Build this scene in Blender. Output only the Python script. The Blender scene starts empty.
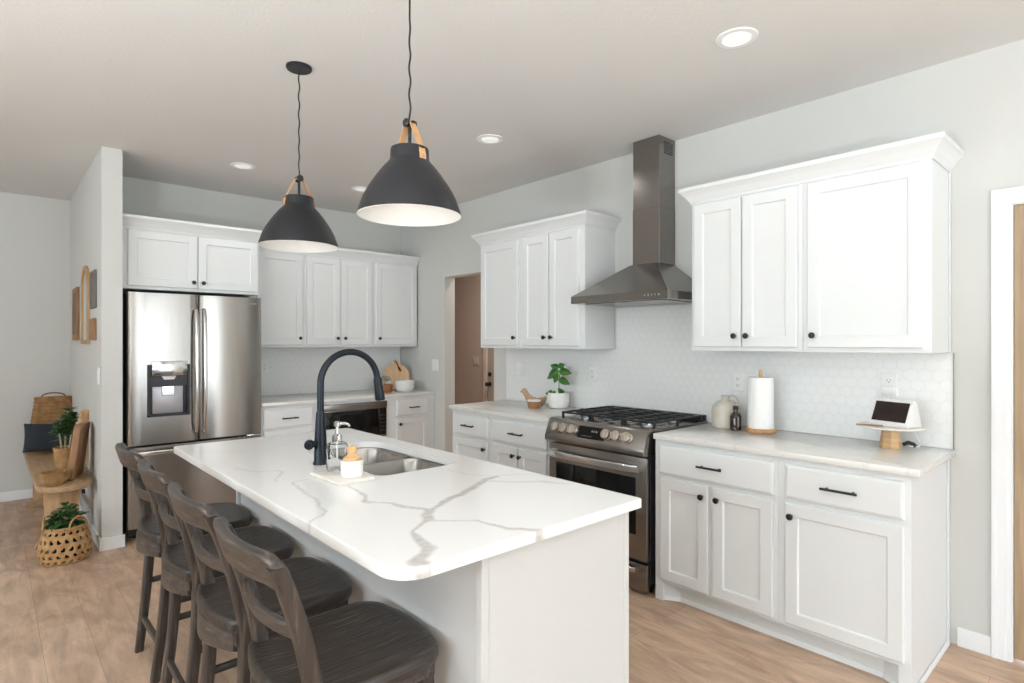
import bpy, bmesh, math, random
import numpy as np
from mathutils import Vector, Matrix, noise as mnoise
C = bpy.context.scene.collection
PI = math.pi
sc = bpy.context.scene
random.seed(7)

# ------------------------------------------------------------ camera, light, exposure
cd = bpy.data.cameras.new('camera'); cam = bpy.data.objects.new('camera', cd); C.objects.link(cam)
cam.location = (0, 0, 1.42)
cam.rotation_euler = (PI/2, 0, -math.atan2(524, 578))
cd.sensor_width = 36; cd.lens = 578/1024*36; cd.clip_start = .02
sc.camera = cam
sc.view_settings.view_transform = 'Standard'; sc.view_settings.look = 'None'
sc.view_settings.gamma = 1; sc.view_settings.use_curve_mapping = False
sc.view_settings.exposure = 0.18

W = bpy.data.worlds.new('daylight'); sc.world = W; W.use_nodes = True
nt = W.node_tree; nt.nodes.clear()
wo = nt.nodes.new('ShaderNodeOutputWorld'); bg = nt.nodes.new('ShaderNodeBackground')
tc = nt.nodes.new('ShaderNodeTexCoord'); sx = nt.nodes.new('ShaderNodeSeparateXYZ')
rp = nt.nodes.new('ShaderNodeValToRGB')
nt.links.new(tc.outputs['Generated'], sx.inputs[0]); 
mr = nt.nodes.new('ShaderNodeMapRange'); mr.inputs[1].default_value = -1; mr.inputs[2].default_value = 1
nt.links.new(sx.outputs['Z'], mr.inputs[0]); nt.links.new(mr.outputs[0], rp.inputs[0])
# bright sunlit patio and lawn below the horizon, hazy sky above it
e = rp.color_ramp.elements
e[0].position = 0.0; e[0].color = (.50, .56, .60, 1)
e[1].position = 1.0; e[1].color = (.55, .63, .75, 1)
for p, c in ((.46, (.50, .56, .60, 1)), (.50, (.49, .55, .58, 1)), (.56, (.60, .67, .72, 1))):
    k = e.new(p); k.color = c
bg.inputs[1].default_value = 9.5
nt.links.new(rp.outputs[0], bg.inputs[0]); nt.links.new(bg.outputs[0], wo.inputs[0])

def window_portal(name, loc, rot, sx_, sy_):      # guides the sampling of the daylight through an opening
    l = bpy.data.lights.new(name, 'AREA'); l.shape = 'RECTANGLE'; l.size = sx_; l.size_y = sy_
    l.cycles.is_portal = True
    o = bpy.data.objects.new(name, l); C.objects.link(o); o.location = loc; o.rotation_euler = rot
    return o
window_portal('patio_portal', (1.9, -4.90, 1.26), (PI/2, 0, 0), 2.6, 2.5)
window_portal('side_portal', (-4.70, 1.1, 1.635), (PI/2, 0, -PI/2), 5.2, 1.57)

def can_or_fill_lamp(x, y, z, w, col=(1, .98, .95)):
    l = bpy.data.lights.new('can_or_fill_lamp', 'AREA'); l.shape = 'DISK'; l.size = .11; l.energy = w; l.color = col; l.spread = math.radians(160)
    o = bpy.data.objects.new('can_or_fill_lamp', l); C.objects.link(o); o.location = (x, y, z)
for p in ((2.42, 1.21), (2.434, 2.90), (1.426, 4.597), (2.407, 4.596)): can_or_fill_lamp(*p, 2.738, 1.3)      # over the kitchen
can_or_fill_lamp(4.0, 4.6, 2.738, 26, (1, .93, .88))                                                        # added unseen fill that brightens the back hall
def bounce_fill(x, y, z, w):            # added fill lights out of view, bounced off the ceiling to brighten the room
    l = bpy.data.lights.new('bounce_fill', 'AREA'); l.shape = 'DISK'; l.size = .5; l.energy = w; l.color = (.91, .99, 1.03)
    o = bpy.data.objects.new('bounce_fill', l); C.objects.link(o); o.location = (x, y, z); o.rotation_euler = (PI, 0, 0)
bounce_fill(-1.6, .2, 1.0, 140); bounce_fill(-.2, -2.1, 1.0, 135); bounce_fill(-2.2, 2.6, 1.0, 30)

# ------------------------------------------------------------ helpers
def srgb(h):
    h = h.lstrip('#'); r = []
    for i in (0, 2, 4):
        c = int(h[i:i+2], 16)/255
        r.append(c/12.92 if c <= .04045 else ((c+.055)/1.055)**2.4)
    return (*r, 1)

class B:
    def __init__(s): s.v = []; s.f = []
    def raw(s, vs, fs, M=None):
        n = len(s.v)
        s.v += [(M @ Vector(v)) if M else Vector(v) for v in vs]
        s.f += [[n+i for i in f] for f in fs]
        return s
    def bm(s, bm, M=None):
        bm.verts.index_update()
        return s.raw([v.co.copy() for v in bm.verts], [[v.index for v in f.verts] for f in bm.faces], M)
    def box(s, x0, x1, y0, y1, z0, z1, bev=0, seg=2, M=None):
        b = bmesh.new(); bmesh.ops.create_cube(b, size=1)
        for v in b.verts:
            v.co = Vector((x0+(v.co.x+.5)*(x1-x0), y0+(v.co.y+.5)*(y1-y0), z0+(v.co.z+.5)*(z1-z0)))
        if bev: bmesh.ops.bevel(b, geom=b.edges[:], offset=bev, segments=seg, affect='EDGES', profile=.5)
        s.bm(b, M); b.free(); return s
    def lathe(s, prof, seg=32, M=None, sx=1, sy=1):
        vs = []; fs = []; idx = []
        for r, z in prof:
            if r < 1e-6: idx.append([len(vs)]); vs.append((0, 0, z))
            else:
                idx.append(list(range(len(vs), len(vs)+seg)))
                vs += [(r*sx*math.cos(2*PI*i/seg), r*sy*math.sin(2*PI*i/seg), z) for i in range(seg)]
        for a, b in zip(idx, idx[1:]):
            if len(a) == 1 and len(b) == 1: continue
            for i in range(seg):
                j = (i+1) % seg
                if len(a) == 1: fs.append([a[0], b[j], b[i]])
                elif len(b) == 1: fs.append([a[i], a[j], b[0]])
                else: fs.append([a[i], a[j], b[j], b[i]])
        return s.raw(vs, fs, M)
    def loft(s, loops, cap=True, closed=False, M=None):
        n = len(loops[0]); vs = [p for l in loops for p in l]; fs = []
        m = len(loops)
        for k in range(m if closed else m-1):
            a = k*n; b = ((k+1) % m)*n
            for i in range(n):
                j = (i+1) % n; fs.append([a+i, a+j, b+j, b+i])
        if cap and not closed: fs.append(list(range(n))[::-1]); fs.append([(m-1)*n+i for i in range(n)])
        return s.raw(vs, fs, M)
    def tube(s, pts, r, seg=10, closed=False, M=None):
        P = [Vector(p) for p in pts]; n = len(P); loops = []
        up = None
        for i in range(n):
            if closed: t = P[(i+1) % n]-P[i-1]
            else: t = P[min(i+1, n-1)]-P[max(i-1, 0)]
            t.normalize()
            if up is None:
                up = Vector((0, 0, 1)) if abs(t.z) < .9 else Vector((1, 0, 0))
            a = t.cross(up)
            if a.length < 1e-5: a = t.cross(Vector((0, 1, 0)))
            a.normalize(); b = a.cross(t); up = b
            rr_ = r[i] if isinstance(r, (list, tuple)) else r
            loops.append([P[i]+a*rr_*math.cos(2*PI*k/seg)+b*rr_*math.sin(2*PI*k/seg) for k in range(seg)])
        return s.loft(loops, not closed, closed, M)
    def prism(s, out, z0, z1, bev=0, seg=3, M=None):
        b = bmesh.new()
        vs = [b.verts.new((x, y, z0)) for x, y in out]
        f = b.faces.new(vs)
        r = bmesh.ops.extrude_face_region(b, geom=[f])
        for g in r['geom']:
            if isinstance(g, bmesh.types.BMVert): g.co.z = z1
        bmesh.ops.recalc_face_normals(b, faces=b.faces[:])
        if bev:
            ed = [e_ for e_ in b.edges if abs(e_.verts[0].co.z-e_.verts[1].co.z) < 1e-6]
            bmesh.ops.bevel(b, geom=ed, offset=bev, segments=seg, affect='EDGES', profile=.5)
        s.bm(b, M); b.free(); return s
    def sphere(s, c, r, seg=16, sx=1, sy=1, sz=1):
        n = 10
        return s.lathe([(r*math.sin(PI*i/n), -r*sz*math.cos(PI*i/n)) for i in range(n+1)], seg, Matrix.Translation(c), sx, sy)
    def ringpanel(s, x0, x1, z0, z1, rings):
        vs = []; fs = []
        for ins, y in rings:
            vs += [(x0+ins, y, z0+ins), (x1-ins, y, z0+ins), (x1-ins, y, z1-ins), (x0+ins, y, z1-ins)]
        for k in range(len(rings)-1):
            for i in range(4):
                j = (i+1) % 4; fs.append([k*4+i, k*4+j, k*4+4+j, k*4+4+i])
        fs.append([3, 2, 1, 0]); m = (len(rings)-1)*4; fs.append([m, m+1, m+2, m+3])
        return s.raw(vs, fs)

def obj(name, b, mat, parent=None, loc=(0, 0, 0), rot=(0, 0, 0), smooth=True, ang=35, recalc=True):
    me = bpy.data.meshes.new(name)
    me.from_pydata([tuple(v) for v in b.v], [], b.f)
    if recalc:
        bm = bmesh.new(); bm.from_mesh(me); bmesh.ops.recalc_face_normals(bm, faces=bm.faces[:]); bm.to_mesh(me); bm.free()
    if smooth:
        me.shade_smooth(); me.set_sharp_from_angle(angle=math.radians(ang))
    if mat: me.materials.append(mat)
    o = bpy.data.objects.new(name, me); C.objects.link(o)
    o.location = loc; o.rotation_euler = rot
    if parent: o.parent = parent
    return o
def tag(o, label, cat, group=None):
    o['label'] = label; o['category'] = cat
    if group: o['group'] = group
    return o
def thing(name, label, cat, loc=(0, 0, 0), rz=0, group=None):
    o = bpy.data.objects.new(name, None); C.objects.link(o); o.empty_display_size = .05
    o.location = loc; o.rotation_euler = (0, 0, rz)
    return tag(o, label, cat, group)
def struct(name, b, mat, smooth=False):
    o = obj(name, b, mat, smooth=smooth); o['kind'] = 'structure'; return o
def dup(root, loc, rz, label):
    r = root.copy(); C.objects.link(r); r.location = loc; r.rotation_euler = (0, 0, rz); r['label'] = label
    for ch in list(root.children):
        c = ch.copy(); C.objects.link(c); c.parent = r
        for g in list(ch.children):
            d = g.copy(); C.objects.link(d); d.parent = c
    return r
def rr(w, h, r, n=4):
    out = []
    for cx_, cy_, a0 in ((w/2-r, h/2-r, 0), (-w/2+r, h/2-r, PI/2), (-w/2+r, -h/2+r, PI), (w/2-r, -h/2+r, 1.5*PI)):
        for i in range(n+1):
            a = a0+PI/2*i/n; out.append((cx_+r*math.cos(a), cy_+r*math.sin(a)))
    return out
def rrect(x0, x1, y0, y1, rs, n=8):    # corner radii: x0y0, x1y0, x1y1, x0y1
    out = []
    for (cx_, cy_, sxx, syy, a0), r in zip(((x0, y0, 1, 1, PI), (x1, y0, -1, 1, 1.5*PI), (x1, y1, -1, -1, 0), (x0, y1, 1, -1, PI/2)), rs):
        for i in range(n+1):
            a = a0+PI/2*i/n; out.append((cx_+sxx*r+r*math.cos(a), cy_+syy*r+r*math.sin(a)))
    return out
FWD = Matrix.Rotation(PI/2, 4, 'X')     # local z axis to -y

# ------------------------------------------------------------ materials
def mat(name, col, rough=.5, metal=0, var=.06, scale=8, stretch=(1, 1, 1), bump=0, bscale=40, col2=None, spec=None, detail=4, coat=0):
    m = bpy.data.materials.new(name); m.use_nodes = True; t = m.node_tree; p = t.nodes['Principled BSDF']
    co = t.nodes.new('ShaderNodeTexCoord'); mp = t.nodes.new('ShaderNodeMapping')
    mp.inputs['Scale'].default_value = stretch; t.links.new(co.outputs['Object'], mp.inputs[0])
    nz = t.nodes.new('ShaderNodeTexNoise'); nz.inputs['Scale'].default_value = scale; nz.inputs['Detail'].default_value = detail
    t.links.new(mp.outputs[0], nz.inputs['Vector'])
    c = srgb(col) if isinstance(col, str) else (*col, 1)
    r = t.nodes.new('ShaderNodeValToRGB')
    if col2: c2 = srgb(col2) if isinstance(col2, str) else (*col2, 1); ca, cb = c, c2
    else: ca = tuple(min(1, x*(1-var)) for x in c[:3])+(1,); cb = tuple(min(1, x*(1+var)) for x in c[:3])+(1,)
    r.color_ramp.elements[0].position = .3; r.color_ramp.elements[1].position = .7
    r.color_ramp.elements[0].color = ca; r.color_ramp.elements[1].color = cb
    t.links.new(nz.outputs['Fac'], r.inputs[0]); t.links.new(r.outputs[0], p.inputs['Base Color'])
    p.inputs['Roughness'].default_value = rough; p.inputs['Metallic'].default_value = metal
    if spec is not None: p.inputs['Specular IOR Level'].default_value = spec
    if coat: p.inputs['Coat Weight'].default_value = coat
    if bump:
        n2 = t.nodes.new('ShaderNodeTexNoise'); n2.inputs['Scale'].default_value = bscale; n2.inputs['Detail'].default_value = 3
        t.links.new(mp.outputs[0], n2.inputs['Vector'])
        bp = t.nodes.new('ShaderNodeBump'); bp.inputs['Strength'].default_value = bump; bp.inputs['Distance'].default_value = .01
        t.links.new(n2.outputs['Fac'], bp.inputs['Height']); t.links.new(bp.outputs[0], p.inputs['Normal'])
    return m
M_wall = mat('wall_paint', '#D2D2CE', .8, var=.008, scale=2, bump=.05, bscale=160)
M_ceil = mat('ceiling_paint', '#DCDAD7', .9, var=.01, scale=2, bump=.15, bscale=70)
M_trim = mat('trim_white', '#EEEFF0', .45, var=.006, scale=3)
M_cab = mat('cabinet_white', '#E5E7E7', .38, var=.006, scale=3, bump=.01, bscale=60)
M_isl = mat('island_white', '#D1D1D0', .45, var=.008, scale=3)
M_black = mat('black_hardware', '#17171A', .35, var=.15, scale=30)
M_steel = mat('brushed_steel', '#A39E99', .22, 1, var=.05, scale=3, stretch=(60, 60, 1), bump=.008, bscale=6)
M_steelh = mat('brushed_steel_horizontal', '#938E89', .25, 1, var=.05, scale=3, stretch=(1, 1, 60), bump=.008, bscale=6)
M_hood = mat('hood_steel', '#8F8B87', .24, 1, var=.05, scale=3, stretch=(1, 1, 60), bump=.008, bscale=6)
def brushed(m, amt, rot):
    t_ = m.node_tree; p_ = t_.nodes['Principled BSDF']; tg = t_.nodes.new('ShaderNodeTangent'); tg.direction_type = 'RADIAL'; tg.axis = 'Z'
    t_.links.new(tg.outputs[0], p_.inputs['Tangent']); p_.inputs['Anisotropic'].default_value = amt; p_.inputs['Anisotropic Rotation'].default_value = rot
brushed(M_steel, .75, 0.25)
M_chrome = mat('polished_steel', '#D6D6D6', .14, 1, var=.03)
M_sink = mat('sink_steel', '#96928D', .24, 1, var=.05, scale=20)
M_darkm = mat('dark_grey_metal', '#3A3B3F', .45, .3, var=.1)
M_iron = mat('cast_iron', '#2A2A2C', .38, .3, var=.25, scale=40, bump=.1, bscale=90)
M_bglass = mat('black_glass', '#0A0A0B', .08, 0, var=.1, spec=.35)
M_rubber = mat('black_plastic', '#1B1B1D', .5, var=.1)
M_faucet = mat('faucet_charcoal', '#21272E', .32, .55, var=.06)
M_pend = mat('pendant_charcoal', '#26272B', .42, .2, var=.05, bump=.02, bscale=200)
M_pin = mat('pendant_inner_white', '#F4F1EC', .6, var=.01)
M_leather = mat('tan_leather', '#C99B6C', .6, var=.1, scale=20)
M_orange = mat('floor', '#C9A684', .5)
M_white = mat('white_ceramic', '#F1F0EE', .25, var=.01)
M_matte = mat('white_matte', '#ECEBE8', .6, var=.02, bump=.05, bscale=60)
M_paper = mat('paper_towel_white', '#F5F4F2', .95, var=.01, bump=.25, bscale=120)
M_crock = mat('stoneware_beige', '#CDC6B8', .32, var=.05, scale=15)
M_amber = mat('amber_glass', '#2A1209', .08, var=.2, coat=.4)
M_plastic = mat('white_plastic', '#EEEDEB', .4, var=.01)
M_slot = mat('slot_grey', '#55555A', .6)
M_leaf = mat('leaf_green', '#2E5A24', .45, col2='#4C8034', scale=30)
M_leafd = mat('leaf_dark_green', '#213F1C', .45, col2='#41672F', scale=30)
M_leafs = mat('leaf_bright_green', '#2A5F1C', .4, col2='#457F2C', scale=30)
M_soil = mat('soil', '#3A2E25', .95, var=.4, scale=60, bump=.6, bscale=60)
M_woodl = mat('light_wood', '#C59A6C', .55, col2='#D9B68B', scale=3, stretch=(2, 2, 18), bump=.06, bscale=8)
M_woodx = mat('bench_oak', '#A68561', .55, col2='#BE9D78', scale=3, stretch=(14, 1.5, 14), bump=.06, bscale=8)
M_woodz = mat('bench_oak_upright', '#B48C66', .55, col2='#C9A47E', scale=3, stretch=(14, 14, 1.5), bump=.06, bscale=8)
M_board = mat('board_wood', '#D3A77B', .55, col2='#E3BE96', scale=3, stretch=(10, 10, 1), bump=.04, bscale=8)
M_boardd = mat('aged_board_wood', '#8E6748', .6, col2='#A67D59', scale=3, stretch=(14, 14, 1.5), bump=.08, bscale=8)
M_walnut = mat('brown_wood', '#8A5630', .5, col2='#A26A3F', scale=4, stretch=(3, 3, 12))
M_door = mat('door_wood', '#9C8365', .5, col2='#B0977A', scale=3, stretch=(18, 18, 1), bump=.03, bscale=6)
M_hallshade = mat('hall_wall_shade', '#A8968A', .8, var=.02, scale=2)  # dim warm shade of the hall put into its wall colour
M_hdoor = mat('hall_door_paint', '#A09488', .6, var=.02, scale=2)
M_pillow = mat('charcoal_linen', '#2F343B', .95, var=.2, scale=90, bump=.4, bscale=150)
M_screen = mat('screen_dark', '#2A1F1C', .12, var=.1)
M_marble = mat('stand_marble', '#EFE9E0', .3, var=.03)
M_lens = mat('can_lens', '#F6F4EE', .5)
M_strap = mat('dark_strap', '#5D3A22', .7, var=.2)
def emis(m, col, s):
    p = m.node_tree.nodes['Principled BSDF']; p.inputs['Emission Color'].default_value = (*col, 1); p.inputs['Emission Strength'].default_value = s
emis(M_lens, (1, .97, .92), .35)
def glass(name, col=(1, 1, 1)):
    m = bpy.data.materials.new(name); m.use_nodes = True; p = m.node_tree.nodes['Principled BSDF']
    nz = m.node_tree.nodes.new('ShaderNodeTexNoise'); nz.inputs['Scale'].default_value = 4
    mx = m.node_tree.nodes.new('ShaderNodeMapRange'); mx.inputs[3].default_value = .01; mx.inputs[4].default_value = .05
    m.node_tree.links.new(nz.outputs['Fac'], mx.inputs[0]); m.node_tree.links.new(mx.outputs[0], p.inputs['Roughness'])
    p.inputs['Base Color'].default_value = (*col, 1); p.inputs['Transmission Weight'].default_value = 1; p.inputs['IOR'].default_value = 1.2
    return m
M_glass = glass('clear_glass', (.97, .98, .98))

def wood_dark(name, stretch, c1='#1F1A17', c2='#3C342E', c3='#7A6E64'):
    m = mat(name, c1, .4, scale=5, stretch=stretch, col2=c2, bump=.25, bscale=7, detail=8)
    t = m.node_tree; p = t.nodes['Principled BSDF']
    r = [n for n in t.nodes if n.type == 'VALTORGB'][0].color_ramp
    r.elements[0].position = .25; r.elements[1].position = .62
    k = r.elements.new(.76); k.color = srgb(c3)
    return m
M_stx = wood_dark('stool_wood_seat', (1.2, 24, 24))
M_sty = wood_dark('stool_wood_rail', (14, 1.2, 14), '#2B2521', '#4E453E', '#766B61')
M_stz = wood_dark('stool_wood_upright', (14, 14, 1.2), '#251F1C', '#453C36', '#6E635A')

def quartz(name, attr):
    m = bpy.data.materials.new(name); m.use_nodes = True; t = m.node_tree; p = t.nodes['Principled BSDF']
    L = t.links.new; N = t.nodes.new
    co = N('ShaderNodeTexCoord')
    mix = N('ShaderNodeMix'); mix.data_type = 'RGBA'
    mix.inputs['A'].default_value = srgb('#F3F2F0' if attr else '#E3E1DD'); mix.inputs['B'].default_value = srgb('#BDB8B2')
    nz = N('ShaderNodeTexNoise'); nz.inputs['Scale'].default_value = 45; nz.inputs['Detail'].default_value = 4; L(co.outputs['Object'], nz.inputs['Vector'])
    if attr:
        a = N('ShaderNodeAttribute'); a.attribute_name = 'vein'
        mm = N('ShaderNodeMath'); mm.operation = 'MULTIPLY'
        mp = N('ShaderNodeMapRange'); mp.inputs[1].default_value = .3; mp.inputs[2].default_value = .7; mp.inputs[3].default_value = .55; mp.inputs[4].default_value = 1.0
        L(nz.outputs['Fac'], mp.inputs[0]); L(a.outputs['Fac'], mm.inputs[0]); L(mp.outputs[0], mm.inputs[1]); L(mm.outputs[0], mix.inputs['Factor'])
    else:
        n1 = N('ShaderNodeTexNoise'); n1.inputs['Scale'].default_value = 1.5; n1.inputs['Detail'].default_value = 5; n1.inputs['Distortion'].default_value = 1.2
        mp0 = N('ShaderNodeMapping'); mp0.inputs['Scale'].default_value = (1.0, 2.4, 1); mp0.inputs['Location'].default_value = (3.1, 1.7, 0)
        L(co.outputs['Object'], mp0.inputs[0]); L(mp0.outputs[0], n1.inputs['Vector'])
        s1 = N('ShaderNodeMath'); s1.operation = 'SUBTRACT'; s1.inputs[1].default_value = .5; L(n1.outputs['Fac'], s1.inputs[0])
        s2 = N('ShaderNodeMath'); s2.operation = 'ABSOLUTE'; L(s1.outputs[0], s2.inputs[0])
        mp = N('ShaderNodeMapRange'); mp.inputs[1].default_value = 0; mp.inputs[2].default_value = .012; mp.inputs[3].default_value = .3; mp.inputs[4].default_value = 0
        L(s2.outputs[0], mp.inputs[0]); L(mp.outputs[0], mix.inputs['Factor'])
    L(mix.outputs['Result'], p.inputs['Base Color']); p.inputs['Roughness'].default_value = .16
    return m
M_quartz = quartz('island_quartz', True)
M_quartz2 = quartz('perimeter_quartz', False)

def floor_mat():
    m = bpy.data.materials.new('floor_planks'); m.use_nodes = True; t = m.node_tree; p = t.nodes['Principled BSDF']
    L = t.links.new; N = t.nodes.new
    co = N('ShaderNodeTexCoord'); mp = N('ShaderNodeMapping'); mp.inputs['Rotation'].default_value = (0, 0, PI/2)
    L(co.outputs['Object'], mp.inputs[0])
    br = N('ShaderNodeTexBrick'); br.inputs['Scale'].default_value = 1; br.inputs['Brick Width'].default_value = 1.22; br.inputs['Row Height'].default_value = .185
    br.inputs['Mortar Size'].default_value = .0012; br.inputs['Mortar Smooth'].default_value = .3; br.offset = .37
    br.inputs['Color1'].default_value = srgb('#C8AB92'); br.inputs['Color2'].default_value = srgb('#D2B8A0'); br.inputs['Mortar'].default_value = srgb('#A88A70')
    L(mp.outputs[0], br.inputs['Vector'])
    m2 = N('ShaderNodeMapping'); m2.inputs['Scale'].default_value = (7, 1.1, 1); L(co.outputs['Object'], m2.inputs[0])
    nz = N('ShaderNodeTexNoise'); nz.inputs['Scale'].default_value = 2.2; nz.inputs['Detail'].default_value = 9; nz.inputs['Roughness'].default_value = .65; nz.inputs['Distortion'].default_value = .8
    L(m2.outputs[0], nz.inputs['Vector'])
    r = N('ShaderNodeValToRGB'); r.color_ramp.elements[0].position = .3; r.color_ramp.elements[0].color = (.62, .60, .60, 1)
    r.color_ramp.elements[1].position = .62; r.color_ramp.elements[1].color = (1.08, 1.06, 1.04, 1)
    L(nz.outputs['Fac'], r.inputs[0])
    mu = N('ShaderNodeMix'); mu.data_type = 'RGBA'; mu.blend_type = 'MULTIPLY'; mu.inputs['Factor'].default_value = .75; n3 = N('ShaderNodeTexNoise'); n3.inputs['Scale'].default_value = 3.2; n3.inputs['Detail'].default_value = 6; n3.inputs['Distortion'].default_value = 1.5
    L(br.outputs['Color'], mu.inputs['A']); L(r.outputs[0], mu.inputs['B'])
    m3 = N('ShaderNodeMapping'); m3.inputs['Scale'].default_value = (2.0, .8, 1); L(co.outputs['Object'], m3.inputs[0]); L(m3.outputs[0], n3.inputs['Vector'])
    r3 = N('ShaderNodeValToRGB'); r3.color_ramp.elements[0].position = .36; r3.color_ramp.elements[0].color = (.80, .76, .73, 1)
    r3.color_ramp.elements[1].position = .60; r3.color_ramp.elements[1].color = (1.06, 1.05, 1.05, 1); L(n3.outputs['Fac'], r3.inputs[0])
    mu3 = N('ShaderNodeMix'); mu3.data_type = 'RGBA'; mu3.blend_type = 'MULTIPLY'; mu3.inputs['Factor'].default_value = 1
    L(mu.outputs['Result'], mu3.inputs['A']); L(r3.outputs[0], mu3.inputs['B'])
    L(mu3.outputs['Result'], p.inputs['Base Color']); p.inputs['Roughness'].default_value = .42
    bp = N('ShaderNodeBump'); bp.inputs['Strength'].default_value = .12; bp.inputs['Distance'].default_value = .004
    L(nz.outputs['Fac'], bp.inputs['Height']); L(bp.outputs[0], p.inputs['Normal'])
    return m
M_floor = floor_mat()

def hex_mat():
    m = bpy.data.materials.new('hexagon_tile'); m.use_nodes = True; t = m.node_tree; p = t.nodes['Principled BSDF']
    L = t.links.new; N = t.nodes.new
    def VM(op, a, b=None):
        n = N('ShaderNodeVectorMath'); n.operation = op
        for i, x in enumerate((a, b)):
            if x is None: continue
            if isinstance(x, tuple): n.inputs[i].default_value = x
            else: L(x, n.inputs[i])
        return n.outputs['Value'] if op in ('DOT_PRODUCT', 'LENGTH') else n.outputs[0]
    def MA(op, a, b=None):
        n = N('ShaderNodeMath'); n.operation = op
        for i, x in enumerate((a, b)):
            if x is None: continue
            if isinstance(x, (int, float)): n.inputs[i].default_value = x
            else: L(x, n.inputs[i])
        return n.outputs[0]
    co = N('ShaderNodeTexCoord'); sp = N('ShaderNodeSeparateXYZ'); cb = N('ShaderNodeCombineXYZ'); L(co.outputs['Object'], sp.inputs[0])
    S = 1/.058
    L(MA('ADD', MA('MULTIPLY', sp.outputs['X'], S), 200.0), cb.inputs[0]); L(MA('ADD', MA('MULTIPLY', sp.outputs['Z'], S), 173.2), cb.inputs[1])
    r = (1, 1.7320508, 1); h = (.5, .8660254, 0)
    a = VM('SUBTRACT', VM('MODULO', cb.outputs[0], r), h)
    b = VM('SUBTRACT', VM('MODULO', VM('SUBTRACT', cb.outputs[0], h), r), h)
    lt = MA('LESS_THAN', VM('LENGTH', a), VM('LENGTH', b))
    mx = N('ShaderNodeMix'); mx.data_type = 'VECTOR'; L(lt, mx.inputs['Factor']); L(b, mx.inputs[4]); L(a, mx.inputs[5])
    g = VM('ABSOLUTE', mx.outputs[1])
    d = MA('MAXIMUM', VM('DOT_PRODUCT', g, (.5, .8660254, 0)), VM('DOT_PRODUCT', g, (1, 0, 0)))
    e_ = MA('SUBTRACT', .5, d)                                   # distance to the tile's edge
    mr_ = N('ShaderNodeMapRange'); mr_.inputs[1].default_value = .02; mr_.inputs[2].default_value = .07; L(e_, mr_.inputs[0])
    nz = N('ShaderNodeTexNoise'); nz.inputs['Scale'].default_value = 9; L(co.outputs['Object'], nz.inputs['Vector'])
    cm = N('ShaderNodeMix'); cm.data_type = 'RGBA'; cm.inputs['A'].default_value = srgb('#E8E9E7'); cm.inputs['B'].default_value = srgb('#EDEEED')
    L(mr_.outputs[0], cm.inputs['Factor']); L(cm.outputs['Result'], p.inputs['Base Color'])
    p.inputs['Roughness'].default_value = .25
    bp = N('ShaderNodeBump'); bp.inputs['Strength'].default_value = .22; bp.inputs['Distance'].default_value = .002
    L(MA('ADD', mr_.outputs[0], MA('MULTIPLY', nz.outputs['Fac'], .5)), bp.inputs['Height']); L(bp.outputs[0], p.inputs['Normal'])
    return m
M_hex = hex_mat()

def weave_mat(name, c1, c2, sc_=(60, 60, 60), rough=.8):
    m = mat(name, c1, rough, col2=c2, scale=25)
    t = m.node_tree; p = t.nodes['Principled BSDF']; L = t.links.new; N = t.nodes.new
    co = N('ShaderNodeTexCoord'); mp = N('ShaderNodeMapping'); mp.inputs['Scale'].default_value = sc_; L(co.outputs['Object'], mp.inputs[0])
    w1 = N('ShaderNodeTexWave'); w1.bands_direction = 'Z'; w1.inputs['Scale'].default_value = 1; w1.inputs['Distortion'].default_value = 1.2; w1.inputs['Detail'].default_value = 2
    w2 = N('ShaderNodeTexWave'); w2.bands_direction = 'DIAGONAL'; w2.inputs['Scale'].default_value = 1.3; w2.inputs['Distortion'].default_value = 1.5
    L(mp.outputs[0], w1.inputs[0]); L(mp.outputs[0], w2.inputs[0])
    ad = N('ShaderNodeMath'); ad.operation = 'MULTIPLY'; L(w1.outputs['Fac'], ad.inputs[0]); L(w2.outputs['Fac'], ad.inputs[1])
    bp = N('ShaderNodeBump'); bp.inputs['Strength'].default_value = .8; bp.inputs['Distance'].default_value = .006
    L(ad.outputs[0], bp.inputs['Height']); L(bp.outputs[0], p.inputs['Normal'])
    return m
M_weave = weave_mat('woven_natural', '#B98A58', '#D9B27E')
M_weaved = weave_mat('woven_brown', '#94693F', '#B88D60', (25, 25, 45))

# ------------------------------------------------------------ room shell
XR = 3.363; ZC = 2.745; YB = 5.53
struct('floor', B().box(-4.92, 5.2, -5.12, 7.0, -.05, 0), M_floor)
struct('ceiling', B().box(-4.92, 5.2, -5.12, 7.0, ZC, ZC+.08), M_ceil)
DY0, DY1, DZ = -.52, .41, 2.03      # door on the right
HY0, HY1, HZ = 3.95, 4.70, 2.06     # opening to the back hall
b = B()
b.box(XR, XR+.12, -5.12, DY0, 0, ZC).box(XR, XR+.12, DY0, DY1, DZ, ZC).box(XR, XR+.12, DY1, HY0, 0, ZC)
b.box(XR, XR+.12, HY0, HY1, HZ, ZC).box(XR, XR+.12, HY1, 6.95, 0, ZC)
struct('wall_right', b, M_wall)
struct('wall_back', B().box(.69, XR, YB, YB+.12, 0, ZC), M_wall)
struct('wall_stub', B().box(.571, .69, 4.775, 6.83, 0, ZC), M_wall)
struct('wall_far', B().box(-4.92, .69, 6.83, 6.95, 0, ZC), M_wall)
b = B()      # left wall with a long window
b.box(-4.92, -4.8, -5.12, 6.83, 0, .85).box(-4.92, -4.8, -5.12, 6.83, 2.42, ZC).box(-4.92, -4.8, -5.12, -1.5, .85, 2.42)
b.box(-4.92, -4.8, 3.7, 6.83, .85, 2.42)
struct('wall_left', b, M_wall)
b = B()
b.box(-4.8, XR, -5.12, -5.0, 2.52, ZC).box(-4.8, .6, -5.12, -5.0, 0, 2.52).box(3.2, XR, -5.12, -5.0, 0, 2.52)
struct('wall_front', b, M_wall)
b = B()
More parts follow.
